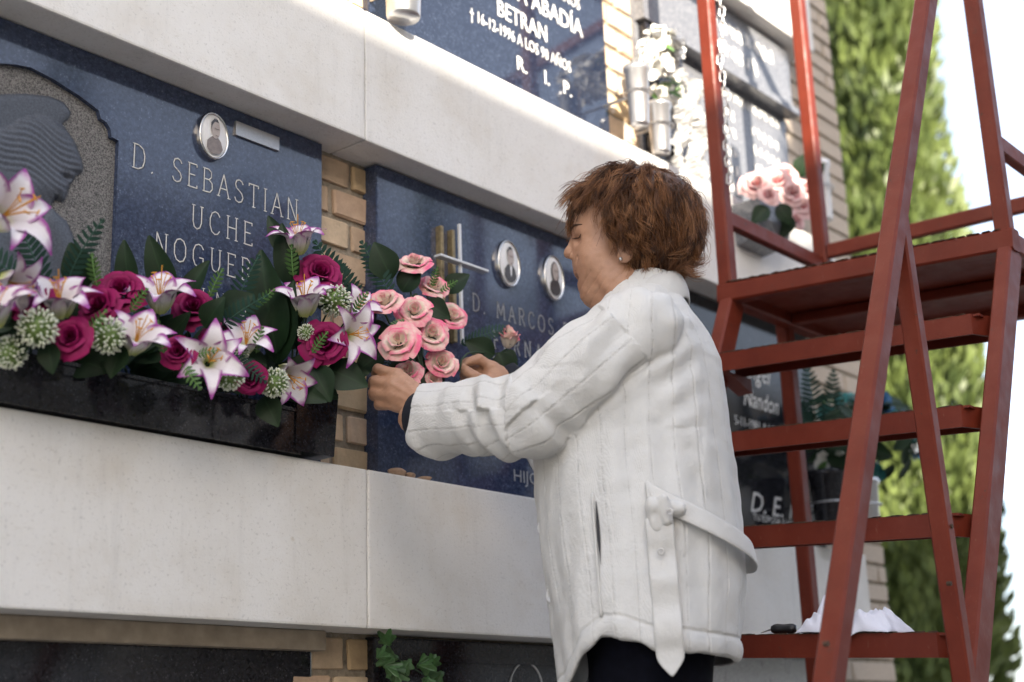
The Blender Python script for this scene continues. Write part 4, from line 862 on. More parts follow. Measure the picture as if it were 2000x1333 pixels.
# ---- signed distance fields meshed with surface nets
def sd_cap(p, a, b, ra, rb):
    a = np.asarray(a); ba = np.asarray(b)-a; pa = p-a; h = np.clip(pa@ba/(ba@ba+1e-12), 0, 1); return np.linalg.norm(pa-h[:, None]*ba, axis=1)-(ra+(rb-ra)*h)
def sd_ell(p, c, r, M3=None):
    q = p-np.asarray(c)
    if M3 is not None: q = q@M3
    r = np.asarray(r); k0 = np.linalg.norm(q/r, axis=1); k1 = np.linalg.norm(q/(r*r), axis=1)+1e-9; return k0*(k0-1)/k1
def smin(a, b, k):
    if k <= 0: return np.minimum(a, b)
    h = np.clip(.5+.5*(b-a)/k, 0, 1); return b+(a-b)*h-k*h*(1-h)
class Field:
    def __init__(s): s.pr = []; s.cuts = []
    def cap(s, a, b, ra, rb=None, k=.01): s.pr.append((lambda p, a=np.array(a), b=np.array(b), ra=ra, rb=ra if rb is None else rb: sd_cap(p, a, b, ra, rb), k)); return s
    def chain(s, pts, rad, k=.006):
        for i in range(len(pts)-1): s.cap(pts[i], pts[i+1], rad[i], rad[i+1], k if i == 0 else .003)
        return s
    def ell(s, c, r, k=.01, M3=None): s.pr.append((lambda p, c=np.array(c), r=np.array(r): sd_ell(p, c, r, M3), k)); return s
    def fn(s, f, k=.01): s.pr.append((f, k)); return s
    def cut(s, f, k=.004): s.cuts.append((f, k)); return s     # keeps what is outside f
    def ev(s, p, ids=None):
        d = None
        for i, (f, k) in enumerate(s.pr):
            if ids is not None and not ids[i]: continue
            e = f(p); d = e if d is None else smin(d, e, k)
        if d is None: d = np.full(len(p), 1.0)
        for f, k in s.cuts: d = -smin(-d, f(p), k)
        return d
    def mesh(s, h, lo, hi):
        lo = np.array(lo, float); nb = np.ceil((np.array(hi)-lo)/(8*h)).astype(int); hd = 8*h*.866
        bi = np.stack(np.meshgrid(*[np.arange(n) for n in nb], indexing='ij'), -1).reshape(-1, 3); cen = lo+(bi+.5)*8*h-h*.5
        Dm = np.stack([f(cen) for f, k in s.pr], 1); dm = Dm.min(1); kk = np.array([k for f, k in s.pr]); tot = s.ev(cen); thr = hd*1.35+.012
        act = (np.abs(dm) < thr) | (np.abs(tot) < thr); A = np.where(np.repeat(np.repeat(np.repeat((tot.reshape(nb)), 8, 0), 8, 1), 8, 2) < 0, np.float32(-1), np.float32(1))
        g = np.stack(np.meshgrid(*[np.arange(8)]*3, indexing='ij'), -1).reshape(-1, 3)*h
        for b in np.nonzero(act)[0]:
            p = lo+bi[b]*8*h+g; ids = Dm[b] < dm[b]+2.7*hd+.02; x, y, z = bi[b]*8; A[x:x+8, y:y+8, z:z+8] = s.ev(p, ids).reshape(8, 8, 8)
        return nets(A, lo, h)
def nets(A, lo, h):
    sg = A < 0; c = [sg[i:sg.shape[0]-1+i, j:sg.shape[1]-1+j, k:sg.shape[2]-1+k] for i in (0, 1) for j in (0, 1) for k in (0, 1)]
    al = c[0].copy(); an = c[0].copy()
    for q in c[1:]: al &= q; an |= q
    cells = np.argwhere(an & ~al); N = len(cells); idx = -np.ones(an.shape, np.int32); idx[tuple(cells.T)] = np.arange(N)
    off = np.array([(i, j, k) for i in (0, 1) for j in (0, 1) for k in (0, 1)]); val = np.stack([A[tuple((cells+o).T)] for o in off], 1)
    pos = np.zeros((N, 3)); cnt = np.zeros(N)
    for a in range(8):
        for b in range(a+1, 8):
            if np.abs(off[a]-off[b]).sum() != 1: continue
            m = (val[:, a] < 0) != (val[:, b] < 0); t = np.where(m, val[:, a]/(val[:, a]-val[:, b]+1e-20), 0)[:, None]
            pos += np.where(m[:, None], off[a]+t*(off[b]-off[a]), 0); cnt += m
    V = lo+(cells+pos/cnt[:, None])*h; Q = []
    for ax in range(3):
        u, v = [(1, 2), (2, 0), (0, 1)][ax]; sl = [slice(0, n) for n in A.shape]; s2 = list(sl); sl[ax] = slice(0, A.shape[ax]-1); s2[ax] = slice(1, A.shape[ax])
        ch = np.argwhere(sg[tuple(sl)] != sg[tuple(s2)]); ch = ch[(ch[:, u] > 0) & (ch[:, v] > 0) & (ch[:, u] < A.shape[u]-1) & (ch[:, v] < A.shape[v]-1)]
        du = np.zeros(3, int); du[u] = 1; dv = np.zeros(3, int); dv[v] = 1
        q = np.stack([idx[tuple((ch-du-dv).T)], idx[tuple((ch-dv).T)], idx[tuple(ch.T)], idx[tuple((ch-du).T)]], 1); flip = ~sg[tuple(ch.T)]; q[flip] = q[flip][:, ::-1]; Q.append(q)
    Q = np.concatenate(Q); return V, Q[(Q >= 0).all(1)]
def normals(V, Q):
    n = np.cross(V[Q[:, 2]]-V[Q[:, 0]], V[Q[:, 3]]-V[Q[:, 1]]); N = np.zeros_like(V)
    for j in range(4): np.add.at(N, Q[:, j], n)
    return N/(np.linalg.norm(N, axis=1)[:, None]+1e-12)
def fast_obj(name, V, Q, mat, parent):
    me = bpy.data.meshes.new(name); me.vertices.add(len(V)); me.vertices.foreach_set('co', np.ascontiguousarray(V, np.float32).ravel())
    k = Q.shape[1]; me.loops.add(Q.size); me.loops.foreach_set('vertex_index', Q.astype(np.int32).ravel()); me.polygons.add(len(Q)); me.polygons.foreach_set('loop_start', np.arange(len(Q), dtype=np.int32)*k)
    me.update(calc_edges=True); me.polygons.foreach_set('use_smooth', np.ones(len(Q), bool)); me.materials.append(mat); me.validate(); return link(name, me, parent)
def wnoise(p, sc_, seed, n=6):
    r = np.random.RandomState(seed); o = np.zeros(len(p))
    for i in range(n): o += np.sin(p@(r.randn(3)*sc_)+r.rand()*6.3)
    return o/n
t = NT('skin'); g = t.geo()
t.set(col=t.ramp(t.noise(55, 5, .65, g), [(.25, (.39, .205, .125)), (.6, (.44, .245, .155)), (.85, (.47, .27, .175))]), rough=.48, sss=.06); t.b.inputs['Subsurface Radius'].default_value = (.006, .003, .0015); t.bump(t.noise(420, 4, .6, g), .22, .002); M['skin'] = t.m
t = NT('quilted_coat'); g = t.geo(); sm_ = t.n('Attribute', attribute_name='seam').outputs['Fac']
cc_ = t.ramp(t.noise(14, 5, .6, g), [(.3, (.60, .595, .575)), (.7, (.67, .668, .655))]); cc_ = t.mix(t.ramp(t.noise(4, 5, .7, g), [(.55, 0), (.8, .3)]), cc_, (.56, .54, .49))
sl2 = t.math('MULTIPLY', t.ramp(sm_, [(.0, 1), (.07, 0)]), t.ramp(t.noise(520, 1, .5, g), [(.4, .25), (.55, 1)])); cc_ = t.mix(t.math('MULTIPLY', sl2, .55), cc_, (.3, .29, .27))
t.set(col=cc_, rough=.62, sheen=.1)
wv_ = t.n('TexWave', {'Scale': 260.0, 'Distortion': 2.0}); t.t.links.new(g, wv_.inputs['Vector']); hgt = t.math('ADD', t.math('MULTIPLY', wv_.outputs['Fac'], .35), t.noise(300, 4, .7, g)); hgt = t.math('ADD', hgt, t.math('MULTIPLY', t.noise(60, 4, .6, g), 3.0)); hgt = t.math('ADD', hgt, t.math('MULTIPLY', t.math('MULTIPLY', t.ramp(sm_, [(.0, 1), (.4, 0)]), t.noise(120, 3, .6, t.n('Mapping', {'Vector': g, 'Scale': (.35, .35, 1.6)}).outputs[0])), 2.5)); t.bump(hgt, .38, .002); M['coat'] = t.m
t = NT('coat_cloth'); g = t.geo()
t.set(col=t.ramp(t.noise(14, 5, .6, g), [(.3, (.56, .55, .525)), (.7, (.64, .635, .615))]), rough=.62, sheen=.1); t.bump(t.math('ADD', t.noise(300, 4, .7, g), t.math('MULTIPLY', t.noise(70, 4, .6, g), 2.2)), .35, .002); M['coat2'] = t.m
M['stitch'] = plain('coat_stitch', (.5, .49, .47), .8); M['lining'] = plain('dark_lining', (.03, .03, .035), .8)
M['navy'] = plain('navy_knit', (.006, .007, .014), .85, .3, 200); M['trouser'] = plain('dark_trouser', (.003, .0034, .007), .9, .3, 80, spec=.1); M['shoe'] = plain('black_shoe', (.01, .01, .01), .4)
t = NT('auburn_hair'); g = t.geo()
tn = t.n('Attribute', attribute_name='tone').outputs['Fac']
t.set(col=t.ramp(t.math('ADD', t.math('MULTIPLY', tn, .75), t.math('MULTIPLY', t.noise(38, 4, .6, g), .4)), [(.2, (.035, .013, .005)), (.5, (.125, .048, .016)), (.8, (.25, .105, .038)), (1, (.4, .2, .09))]), rough=.4, spec=.4); M['hair'] = t.m
per = empty('person', TW); per.rotation_euler = (0, 0, math.atan2(FV[1], FV[0]))     # local x = forward, y = left
tag(per, 'older woman in a white quilted coat reaching up to fix flowers on the slab', 'person')
# ---- torso outline of the coat from the photograph (front / back edges), half widths by height
fr = np.array([S(x, y)[[0, 2]] for x, y in ((1180, 585), (1165, 610), (1130, 650), (1100, 700), (1080, 750), (1060, 810), (1045, 895), (1047, 970), (1054, 1030), (1065, 1130), (1078, 1220), (1088, 1290), (1092, 1340), (1096, 1420))])
bk = np.array([S(x, y)[[0, 2]] for x, y in ((1318, 560), (1338, 592), (1372, 650), (1406, 720), (1422, 800), (1430, 870), (1438, 940), (1447, 1010), (1453, 1060), (1454, 1140), (1450, 1200), (1446, 1290), (1444, 1340), (1442, 1420))])
hw = np.array([(1.41, .05), (1.375, .062), (1.345, .085), (1.318, .125), (1.29, .152), (1.26, .168), (1.2, .178), (1.1, .182), (1.0, .19), (.9, .203), (.8, .214), (.6, .22)])
def prof(u):
    f1 = np.interp(-u, -fr[:, 1], fr[:, 0]); b1 = np.interp(-u, -bk[:, 1], bk[:, 0]); w = np.interp(-u, -hw[:, 0], hw[:, 1]); return (f1+b1)/2, (f1-b1)/2, w
def torso(p, sh=0.0, ex=2.35):
    c, a, w = prof(p[:, 2]); a = a-sh; w = w-sh; q = (np.abs((p[:, 0]-c)/a)**ex+np.abs(p[:, 1]/w)**ex)**(1/ex)
    return np.maximum((q-1)*np.minimum(a, w)*.92, p[:, 2]-1.395)
def coat_l(f, u):                                     # side surface of the coat at (f, u)
    c, a, w = prof(np.array([u])); return float(w[0]*(1-min(.999, abs((f-c[0])/a[0])**2.35))**(1/2.35))
SHL, SHR = np.array([-.005, .142, 1.262]), np.array([-.005, -.142, 1.262])
ELL, ELR = S(1035, 812, .155), np.array([.11, -.27, 1.095])
WRL, WRR = S(824, 818, .045), np.array([.235, -.268, 1.286])
CUFL = WRL+(WRL-ELL)*.0; CUFR = WRR
coat = Field(); coat.fn(lambda p: torso(p), .02)
coat.cap(SHL, SHL+(ELL-SHL)*.5, .070, .072, .03).cap(SHL+(ELL-SHL)*.5, ELL, .072, .064, .02).cap(ELL, ELL+(WRL-ELL)*.5, .064, .060, .012).cap(ELL+(WRL-ELL)*.5, WRL+(WRL-ELL)*.25, .060, .0585, .01)
coat.cap(SHR, ELR, .072, .062, .03).cap(ELR, WRR+(WRR-ELR)*.1, .062, .05, .012)
dL = (WRL-ELL)/np.linalg.norm(WRL-ELL); dR = (WRR-ELR)/np.linalg.norm(WRR-ELR)
def hem(f): return np.interp(f, [-.2, -.10, 0, .04, .075, .105, .135, .17], [.752, .757, .768, .785, .789, .768, .715, .69])
coat.cut(lambda p: p[:, 2]-hem(p[:, 0]), .004)
dC = np.array([1, -.12, .16]); dC /= np.linalg.norm(dC)
coat.cut(lambda p: np.where(np.linalg.norm(p-WRL, axis=1) < .15, -((p-WRL)@dC), 1.0), .002)
coat.cut(lambda p: np.where(np.linalg.norm(p-WRR, axis=1) < .13, -((p-WRR)@dR), 1.0), .002)
coat.cut(lambda p: sd_cap(p, WRL-dL*.07, WRL+dL*.1, .050, .053), .003)
coat.cut(lambda p: sd_cap(p, WRR-dR*.06, WRR+dR*.1, .040, .043), .003)
coat.cut(lambda p: np.maximum(torso(p, .011), p[:, 2]-.93), .003)
V, Q = coat.mesh(.0024, (-.22, -.36, .66), (.45, .30, 1.42))
# quilting and creases
def arm_par(p, chain):
    best = np.full(len(p), 1e9); s_ = np.zeros(len(p)); th = np.zeros(len(p)); tot = 0
    for a, b in zip(chain[:-1], chain[1:]):
        ba = b-a; Ls = np.linalg.norm(ba); h = np.clip((p-a)@ba/(Ls*Ls), 0, 1); q = p-a-h[:, None]*ba; d = np.linalg.norm(q, axis=1); e1 = np.cross(ba, [0, 0, 1.]); e1 /= np.linalg.norm(e1); e2 = np.cross(ba/Ls, e1)
        m = d < best; s_ = np.where(m, tot+h*Ls, s_); th = np.where(m, np.arctan2(q@e2, q@e1), th); best = np.minimum(best, d); tot += Ls
    return best, s_, th
N = normals(V, Q); bl, sl_, tl_ = arm_par(V, [SHL, ELL, WRL]); br_, sr_, tr_ = arm_par(V, [SHR, ELR, WRR]); dt = torso(V)
onL = (bl-.068 < dt-.002) & (sl_ > .03); onR = (br_-.066 < dt-.002) & (sr_ > .03) & ~onL; onT = ~(onL | onR)
c_, a_, w_ = prof(V[:, 2]); ang = np.arctan2(V[:, 1]/w_, (V[:, 0]-c_)/a_); disp = np.zeros(len(V))
def quilt(x, amp, sharp=.16):                          # puffed between the seams, pinched at them
    fx = np.abs((x % 1)-.5)*2; return amp*(np.clip((1-fx)/sharp, 0, 1)**.55-1)
jit = .06*wnoise(V, 9, 1)
disp += np.where(onT, quilt(ang*4.3+.5+jit, .0025, .085), 0)
disp += np.where(onL, quilt(tl_*1.95+.25+sl_*1.5+jit*.6, .0024, .085), 0)+np.where(onR, quilt(tr_*1.9+sr_*2, .0024, .12), 0)
# soft body folds; pulled folds from the armhole, crumpled inner elbow, cuff roll
disp += .0046*wnoise(V*np.array([1, 1, .5]), 30, 2)*np.where(onT, 1, .7)+.0040*wnoise(V*np.array([1.2, 1.2, .6]), 58, 3)+.0013*wnoise(V*np.array([.7, .7, 1.5]), 120, 4)
Lu = np.linalg.norm(ELL-SHL)
fold = np.exp(-((sl_-Lu-.035)/.06)**2)*(.5+.5*np.cos(tl_-1.9)); disp += np.where(onL, .0085*fold*np.sin((sl_-Lu)*135+2.2*np.sin(tl_*1.3)+.8), 0)
fold2 = np.exp(-((sl_-Lu-.135-.028*tl_)/.014)**2); disp += np.where(onL, .0075*fold2, 0)
disp += np.where(onL, .005*np.exp(-((sl_-.06)/.05)**2)*np.sin(tl_*7+sl_*30), 0)
arm_seam = np.exp(-((bl-.068-dt)/.006)**2)*(sl_ < .16); disp -= .005*arm_seam
disp += np.where(onT & (V[:, 2] > 1.1), .003*np.sin(V[:, 2]*120+V[:, 0]*90)*np.exp(-((V[:, 1]-.13)/.05)**2)*np.exp(-((V[:, 0]+.06)/.04)**2), 0)
hb_ = V[:, 2]-hem(V[:, 0]); disp += np.where(onT & (hb_ < .034) & (hb_ > -.01), .003*np.sin(np.clip(hb_/.03, 0, 1)*math.pi)-.002*np.exp(-((hb_-.032)/.003)**2), 0)
def crease(scale, seed, w=.07): n_ = wnoise(V*np.array(scale), 1.0, seed, 5); return np.exp(-(n_/w)**2)
disp -= np.where(onT, .0016*crease((30, 30, 9), 41, .1)*np.clip(wnoise(V, 9, 42)*1.5+.4, 0, 1), .0016*crease((22, 22, 34), 44, .1)*np.clip(wnoise(V, 12, 46)*1.5+.5, 0, 1))
inner = (dt < -.006) & (V[:, 2] < .94); disp[inner] = 0
V = V+N*disp[:, None]
sx = np.where(onT, ang*4.3+.5+jit, np.where(onL, tl_*1.95+.25+sl_*1.5+jit*.6, tr_*1.9+sr_*2)); seam = np.abs((sx % 1)-.5)*2; seam = np.where(onT, 1-seam, (1-seam)*.55)
co = fast_obj('quilted_coat', V, Q, M['coat'], per); at_ = co.data.attributes.new('seam', 'FLOAT', 'POINT'); at_.data.foreach_set('value', seam.astype(np.float32)); co.data.materials.append(M['lining'])
# ---- collar with lapels, belt, pocket, buttons
def strip(name, rows, mat, parent, th=.005, sub=1):    # rows: list of cross rows (body frame)
    rows = np.array(rows); nv, nu = rows.shape[:2]; o = link(name, mesh(name, rows.reshape(-1, 3), grid_f(nu, nv), mat, smooth=True), parent)
    m = o.modifiers.new('thickness', 'SOLIDIFY'); m.thickness = th; m.offset = 0
    if sub: m = o.modifiers.new('smooth', 'SUBSURF'); m.levels = sub; m.render_levels = sub
    return o
rows = []
for ph in np.linspace(-2.5, 2.5, 27):                  # angle from the nape
    cs, sn = math.cos(ph), math.sin(ph); fw = (1-cs)/2
    it = np.array([-.012-.060*cs+.012*fw, .060*sn*(1-.25*fw), 1.398-.055*fw]); ib = np.array([-.012-.066*cs, .066*sn, 1.36-.065*fw]); rl_ = it+np.array([-.006*cs, .006*sn, .004])
    ob_ = np.array([-.006-.088*cs+.03*fw, .092*sn*(1-.12*fw), 1.345-.085*fw+.004*math.sin(ph*5)]); om = (rl_+ob_)/2+np.array([-.006*cs, .006*sn, .004]); rows.append([ib, it, rl_, om, ob_])
strip('collar', rows, M['coat2'], per, .005)
for sd, l0, dx in ((-1, -.045, 0), (1, .05, 14)):
    oe = [(1180, 586), (1160, 603), (1130, 628), (1095, 658), (1060, 690)]; ie = [(1192, 606), (1175, 632), (1150, 664), (1118, 700), (1080, 716)]
    g_ = [[S(o[0]*(1-j)+i_[0]*j+dx, o[1]*(1-j)+i_[1]*j, l0+sd*.012*k*.5+.012*math.sin(math.pi*j)) for j in np.linspace(0, 1, 5)] for k, (o, i_) in enumerate(zip(oe, ie))]
    strip('lapel', g_, M['coat2'], per, .007)
def surf(f, u, out=.0): return np.array([f, coat_l(f, u)+out, u])
def ang_pt(an, u, out):
    c, a, w = prof(np.array([u])); e = 2/2.35; cs, sn = math.cos(an), math.sin(an); return np.array([c[0]+(a[0]+out)*np.sign(cs)*abs(cs)**e, (w[0]+out)*np.sign(sn)*abs(sn)**e, u])
def ribbon(name, pts, wv, mat, parent, th=.004, nu=4):
    rows = []
    for p, w in zip(pts, wv): rows.append([np.array(p)+np.array(w)*(j/(nu-1)-.5) for j in range(nu)])
    return strip(name, rows, mat, parent, th)
pts = []; wv = []
for q in np.linspace(0, 1, 34):
    an = 1.62+q*(2*math.pi-3.24); u = 1.0-.085*math.sin(math.pi*q)**.8; pts.append(ang_pt(an, u, .007+.009*math.sin(math.pi*q))); wv.append((.006*math.cos(an), .006*math.sin(an), -.036))
belt = ribbon('belt', pts, wv, M['coat2'], per, .0035)
K = S(1296, 1000, coat_l(S(1296, 1000, .2)[0], 1.0)+.016); pts = []; wv = []
kb = Field()
kb.cap(K+np.array([-.022, -.004, .004]), K+np.array([.014, .002, .008]), .0125, .0125, .006).cap(K+np.array([.016, .002, .014]), K+np.array([.012, .0, -.022]), .009, .0115, .004).cap(K+np.array([.0, .008, .016]), K+np.array([-.004, .006, -.014]), .009, .009, .004)
kv, kq = kb.mesh(.002, K-.05, K+.05); kv += normals(kv, kq)*(.0015*wnoise(kv, 160, 9))[:, None]; fast_obj('belt_knot', kv, kq, M['coat2'], per)
for i, y in enumerate(np.linspace(1010, 1322, 26)):
    x = 1287+(y-1010)*.083; f0 = S(x, y, .2); l = coat_l(f0[0], max(f0[2], .77))+.010+.004*math.sin(i*.8); p = S(x, y, l); w = .042*(1 if y < 1290 else max(.06, (1325-y)/35)); pts.append(p); wv.append((-w, 0, .001*math.sin(i*1.7)))
rows = []
for i, (p, w) in enumerate(zip(pts, wv)):
    pad = .0022*(1-abs((i % 3)-1)); rows.append([p+np.array(w)*(j/4-.5)+np.array([0, pad*(1-abs(j-2)/2)*1.2, 0]) for j in range(5)])
strip('belt_end', rows, M['coat2'], per, .0035)
for y in (1000, 1078):
    x = 1308 if y == 1000 else 1291; f0 = S(x, y, .2); p = S(x, y, coat_l(f0[0], f0[2])+(.034 if y == 1000 else .0165)); v, f = tube_vf([(p[0]+.0042*math.cos(q), p[1]+.0006, p[2]+.0042*math.sin(q)) for q in np.linspace(0, 6.283, 14)], .0014, 6, False); link('eyelet', mesh('eyelet', v, f, M['steel'], smooth=True), per)
pts = [S(1262+i*4.5, 940+i*9, coat_l(S(1262, 940, .2)[0], 1.03)+.006+.002*i) for i in range(6)]; ribbon('belt_loop', pts, [(-.007, 0, .003)]*6, M['coat2'], per, .003, 3)
pts = []; wv = []
for i, y in enumerate(np.linspace(978, 1104, 14)):
    x = 1164+(y-978)*.075; f0 = S(x, y, .18); p = S(x, y, coat_l(f0[0], f0[2])+.0012); pts.append(p); wv.append((-.0045*math.sin(math.pi*min(1, (i+.4)/12.6))-.0004, 0, 0))
ribbon('pocket_slit', pts, wv, M['lining'], per, .002, 3)
pts = []
for y in np.linspace(965, 1205, 16): f0 = S(1157+(y-978)*.075, y, .18); pts.append(S(1157+(y-978)*.075, y, coat_l(f0[0], f0[2])+.002))
v, f = tube_vf(np.array(pts), .0024, 6); link('pocket_welt', mesh('pocket_welt', v, f, M['coat2'], smooth=True), per)
for x, y in ((1054, 1030), (1071, 1163)):
    p = S(x+11, y, .07); nrm = Vector((.8, .6, 0)).normalized(); v, f = lathe_vf([(.0005, .003), (.006, .003), (.0105, .0045), (.0125, .003), (.012, 0), (.0005, -.002)], 18); o = link('button', mesh('button', v, f, M['enamel'], smooth=True), per, Vector(p)+nrm*.004, nrm.to_track_quat('Z', 'Y'))
# ---- body: head, neck, arms and hands in one surface
bd = Field(); H = lambda x, y, o=0.0: S(x, y, o)
bd.ell(H(1243, 432), (.094, .073, .098), .01).ell(H(1172, 445), (.048, .058, .062), .02).ell(H(1180, 505), (.055, .055, .075), .02).ell(H(1185, 548), (.046, .046, .040), .02)
for sd in (-1, 1):
    bd.ell(H(1168, 505, sd*.036), (.028, .024, .030), .015).ell(H(1205, 545, sd*.046), (.03, .016, .034), .015)
bd.cap(H(1139, 452, -.026), H(1139, 452, .026), .013, .013, .012).ell(H(1155, 517), (.018, .024, .02), .010).ell(H(1162, 571), (.020, .024, .019), .012).ell(H(1180, 578), (.036, .034, .022), .015)
bd.cap(H(1127, 462), H(1116, 489), .0076, .0098, .006).ell(H(1114, 495), (.0116, .0112, .0104), .004)
for sd in (-1, 1): bd.ell(H(1126, 501, sd*.0125), (.0118, .0072, .0082), .003)
bd.cap(H(1137, 524.5, -.015), H(1137, 524.5, .015), .0058, .0058, .004).cap(H(1133.5, 525), H(1136, 524), .0062, .005, .004).cap(H(1140, 538, -.013), H(1140, 538, .013), .0066, .0066, .004).cap(H(1137.5, 538), H(1139, 538), .0066, .006, .003)
for sd in (-1, 1): bd.ell(H(1143.5, 471, sd*.031), (.0125, .0145, .0105), .003).ell(H(1221, 489, sd*.073), (.014, .006, .022), .005).ell(H(1215, 504, sd*.073), (.007, .0055, .0085), .004)
bd.cap(H(1222, 545), H(1262, 650), .050, .062, .02).cap(H(1196, 575), H(1226, 640), .032, .04, .02)
bd.cut(lambda p: sd_ell(p, H(1124, 468, .036), (.0085, .015, .0075)), .008); bd.cut(lambda p: sd_ell(p, H(1124, 468, -.036), (.0085, .015, .0075)), .008)
for sd in (-1, 1): bd.cut(lambda p, sd=sd: sd_cap(p, H(1131, 503, sd*.031), H(1146, 529, sd*.034), .0012, .0012), .007)
bd.cut(lambda p: sd_cap(p, H(1133, 531.5, -.022), H(1133, 531.5, .022), .0012, .0012), .003); bd.cut(lambda p: sd_ell(p, H(1127, 547), (.008, .02, .006)), .008)
bd.cap((.0, -.11, 1.255), (.0, .11, 1.255), .05, .05, .03).ell((.0, 0, 1.13), (.10, .125, .18), .04).ell((.0, 0, .90), (.105, .14, .14), .04)
for sd in (-1, 1): bd.cap((.0, sd*.085, .84), (.03, sd*.088, .47), .075, .05, .03).cap((.03, sd*.088, .47), (.0, sd*.088, .09), .05, .033, .01).cap((-.02, sd*.088, .045), (.13, sd*.095, .03), .035, .028, .02)
bd.cap(SHL, ELL, .045, .038, .02).cap(ELL, WRL+dL*.02, .038, .024, .01).cap(SHR, ELR, .045, .038, .02).cap(ELR, WRR+dR*.02, .038, .024, .01)
# left hand: back towards the camera, fingers closed round the stems
wl = H(826, 793, .022); bd.cap(WRL+dL*.01, wl, .024, .0235, .01)
MC = [H(776, 733, .012), H(767, 752, .018), H(766, 773, .016), H(773, 792, .008)]; PI = [H(738, 722, .006), H(731, 746, .012), H(730, 768, .010), H(740, 789, .002)]
DI = [H(735, 730, -.022), H(729, 753, -.018), H(730, 774, -.018), H(739, 793, -.018)]; TI_ = [H(752, 737, -.038), H(747, 758, -.036), H(748, 777, -.034), H(754, 795, -.030)]
for i in range(4):
    bd.cap(wl+np.array([0, 0, (.012, .004, -.004, -.012)[i]]), MC[i], .0165, (.0118, .0122, .0118, .0108)[i], .012); r = (.0092, .0096, .0092, .0082)[i]
    bd.cap(MC[i], PI[i], r*1.12, r*1.08, .006).cap(PI[i], DI[i], r*1.02, r*.92, .002).cap(DI[i], TI_[i], r*.92, r*.8, .002)
    bd.cap(MC[i]+np.array([0, .0095, .0]), wl+np.array([.0, .0212, (.008, .003, -.002, -.007)[i]]), .0028, .0022, .004)
bd.cap(H(790, 757, .027), H(806, 775, .0315), .0017, .0017, .003).cap(H(806, 775, .0315), H(812, 792, .031), .0017, .0015, .003).cap(H(782, 778, .027), H(803, 786, .031), .0016, .0016, .003)
bd.cap(wl+np.array([.0, -.018, .008]), H(796, 752, -.03), .016, .013, .01).chain([H(796, 752, -.03), H(775, 746, -.042), H(762, 742, -.05)], [.0125, .0108, .0095])
# right hand: thumb and forefinger pinch the stem
wr = H(978, 746, -.25); bd.cap(WRR+dR*.01, wr, .023, .022, .01).ell((wr*.45+H(950, 735, -.238)*.55), (.03, .017, .026), .012)
bd.cap(wr, H(961, 719, -.236), .017, .0125, .012).chain([H(961, 719, -.236), H(935, 702, -.224), H(912, 708, -.214), H(901, 719, -.209)], [.0105, .0098, .0085, .0072])
bd.cap(wr, H(948, 748, -.218), .016, .014, .012).chain([H(948, 748, -.218), H(927, 737, -.204), H(911, 726, -.202), H(903, 720, -.204)], [.0135, .0112, .0098, .0075])
bd.cap(wr, H(958, 729, -.25), .017, .0125, .012).chain([H(958, 729, -.25), H(926, 721, -.246), H(907, 733, -.234), H(914, 745, -.224)], [.0105, .0098, .0086, .0075])
bd.cap(wr, H(957, 741, -.256), .016, .012, .012).chain([H(957, 741, -.256), H(923, 741, -.254), H(904, 750, -.24), H(914, 758, -.228)], [.0102, .0094, .0084, .0074])
bd.cap(wr, H(960, 752, -.258), .015, .011, .012).chain([H(960, 752, -.258), H(932, 757, -.256), H(916, 762, -.244), H(924, 766, -.234)], [.0092, .0084, .0076, .0068])
V, Q = bd.mesh(.0026, (-.14, -.33, -.02), (.46, .26, 1.62)); N = normals(V, Q); hand = V[:, 0] > .2; neck = (V[:, 2] < 1.40) & (V[:, 2] > 1.28) & ~hand; face = (V[:, 2] >= 1.36) & ~hand
V = V+N*(.0005*wnoise(V, 260, 5)-np.where(hand, .0009*np.exp(-(wnoise(V, 190, 6, 4)/.12)**2), 0)-np.where(neck, .0016*np.exp(-(np.sin(V[:, 2]*150+V[:, 0]*150+.8*wnoise(V, 30, 7))/.25)**2), 0)-np.where(face, .0004*np.exp(-(wnoise(V*np.array([1, 1, 1.6]), 85, 8, 4)/.10)**2), 0))[:, None]
fast_obj('body', V, Q, M['skin'], per)
# brows, closed lids, lips, nails
t = NT('lip_skin'); t.set(col=(.33, .12, .085), rough=.45); M['lip'] = t.m; M['brow'] = plain('brow_hair', (.07, .035, .02), .8); M['nail'] = plain('finger_nail', (.5, .3, .22), .3)
def face_f(l, u):                                       # front surface of the face at (l, u)
    f = np.linspace(.16, .0, 161); d = bd.ev(np.stack([f, np.full(161, l), np.full(161, u)], 1)); k = int(np.argmax(d < 0)); return f[k]
uB, uE = H(1130, 455)[2], H(1130, 473)[2]
for sd in (-1, 1):
    pts = []
    for k in range(6): l = sd*(.010+.0075*k); u = uB+.0035*math.sin(k*.62)-.0006*k; pts.append((face_f(l, u)+.0006, l, u))
    v, f = tube_vf(np.array(pts), [.0014, .0024, .0027, .0025, .002, .0008], 6); link('eyebrow', mesh('eyebrow', v, f, M['brow'], smooth=True), per)
    pts = []
    for k in range(6): l = sd*(.0185+.0048*k); u = uE-.0022*math.sin(k*.63)-.0004*k; pts.append((face_f(l, u)+.0004, l, u))
    v, f = tube_vf(np.array(pts), [.0006, .0012, .0015, .0015, .0013, .0006], 6); link('eyelashes', mesh('eyelashes', v, f, M['brow'], smooth=True), per)
    pts = [(face_f(sd*(.004+.0035*k), H(1130, 531.5)[2]-.0008*k)+.0001, sd*(.004+.0035*k), H(1130, 531.5)[2]-.0008*k) for k in range(6)]
    v, f = tube_vf(np.array(pts), [.0008, .0009, .0009, .0008, .0007, .0004], 6); link('mouth_line', mesh('mouth_line', v, f, M['lip'], smooth=True), per)
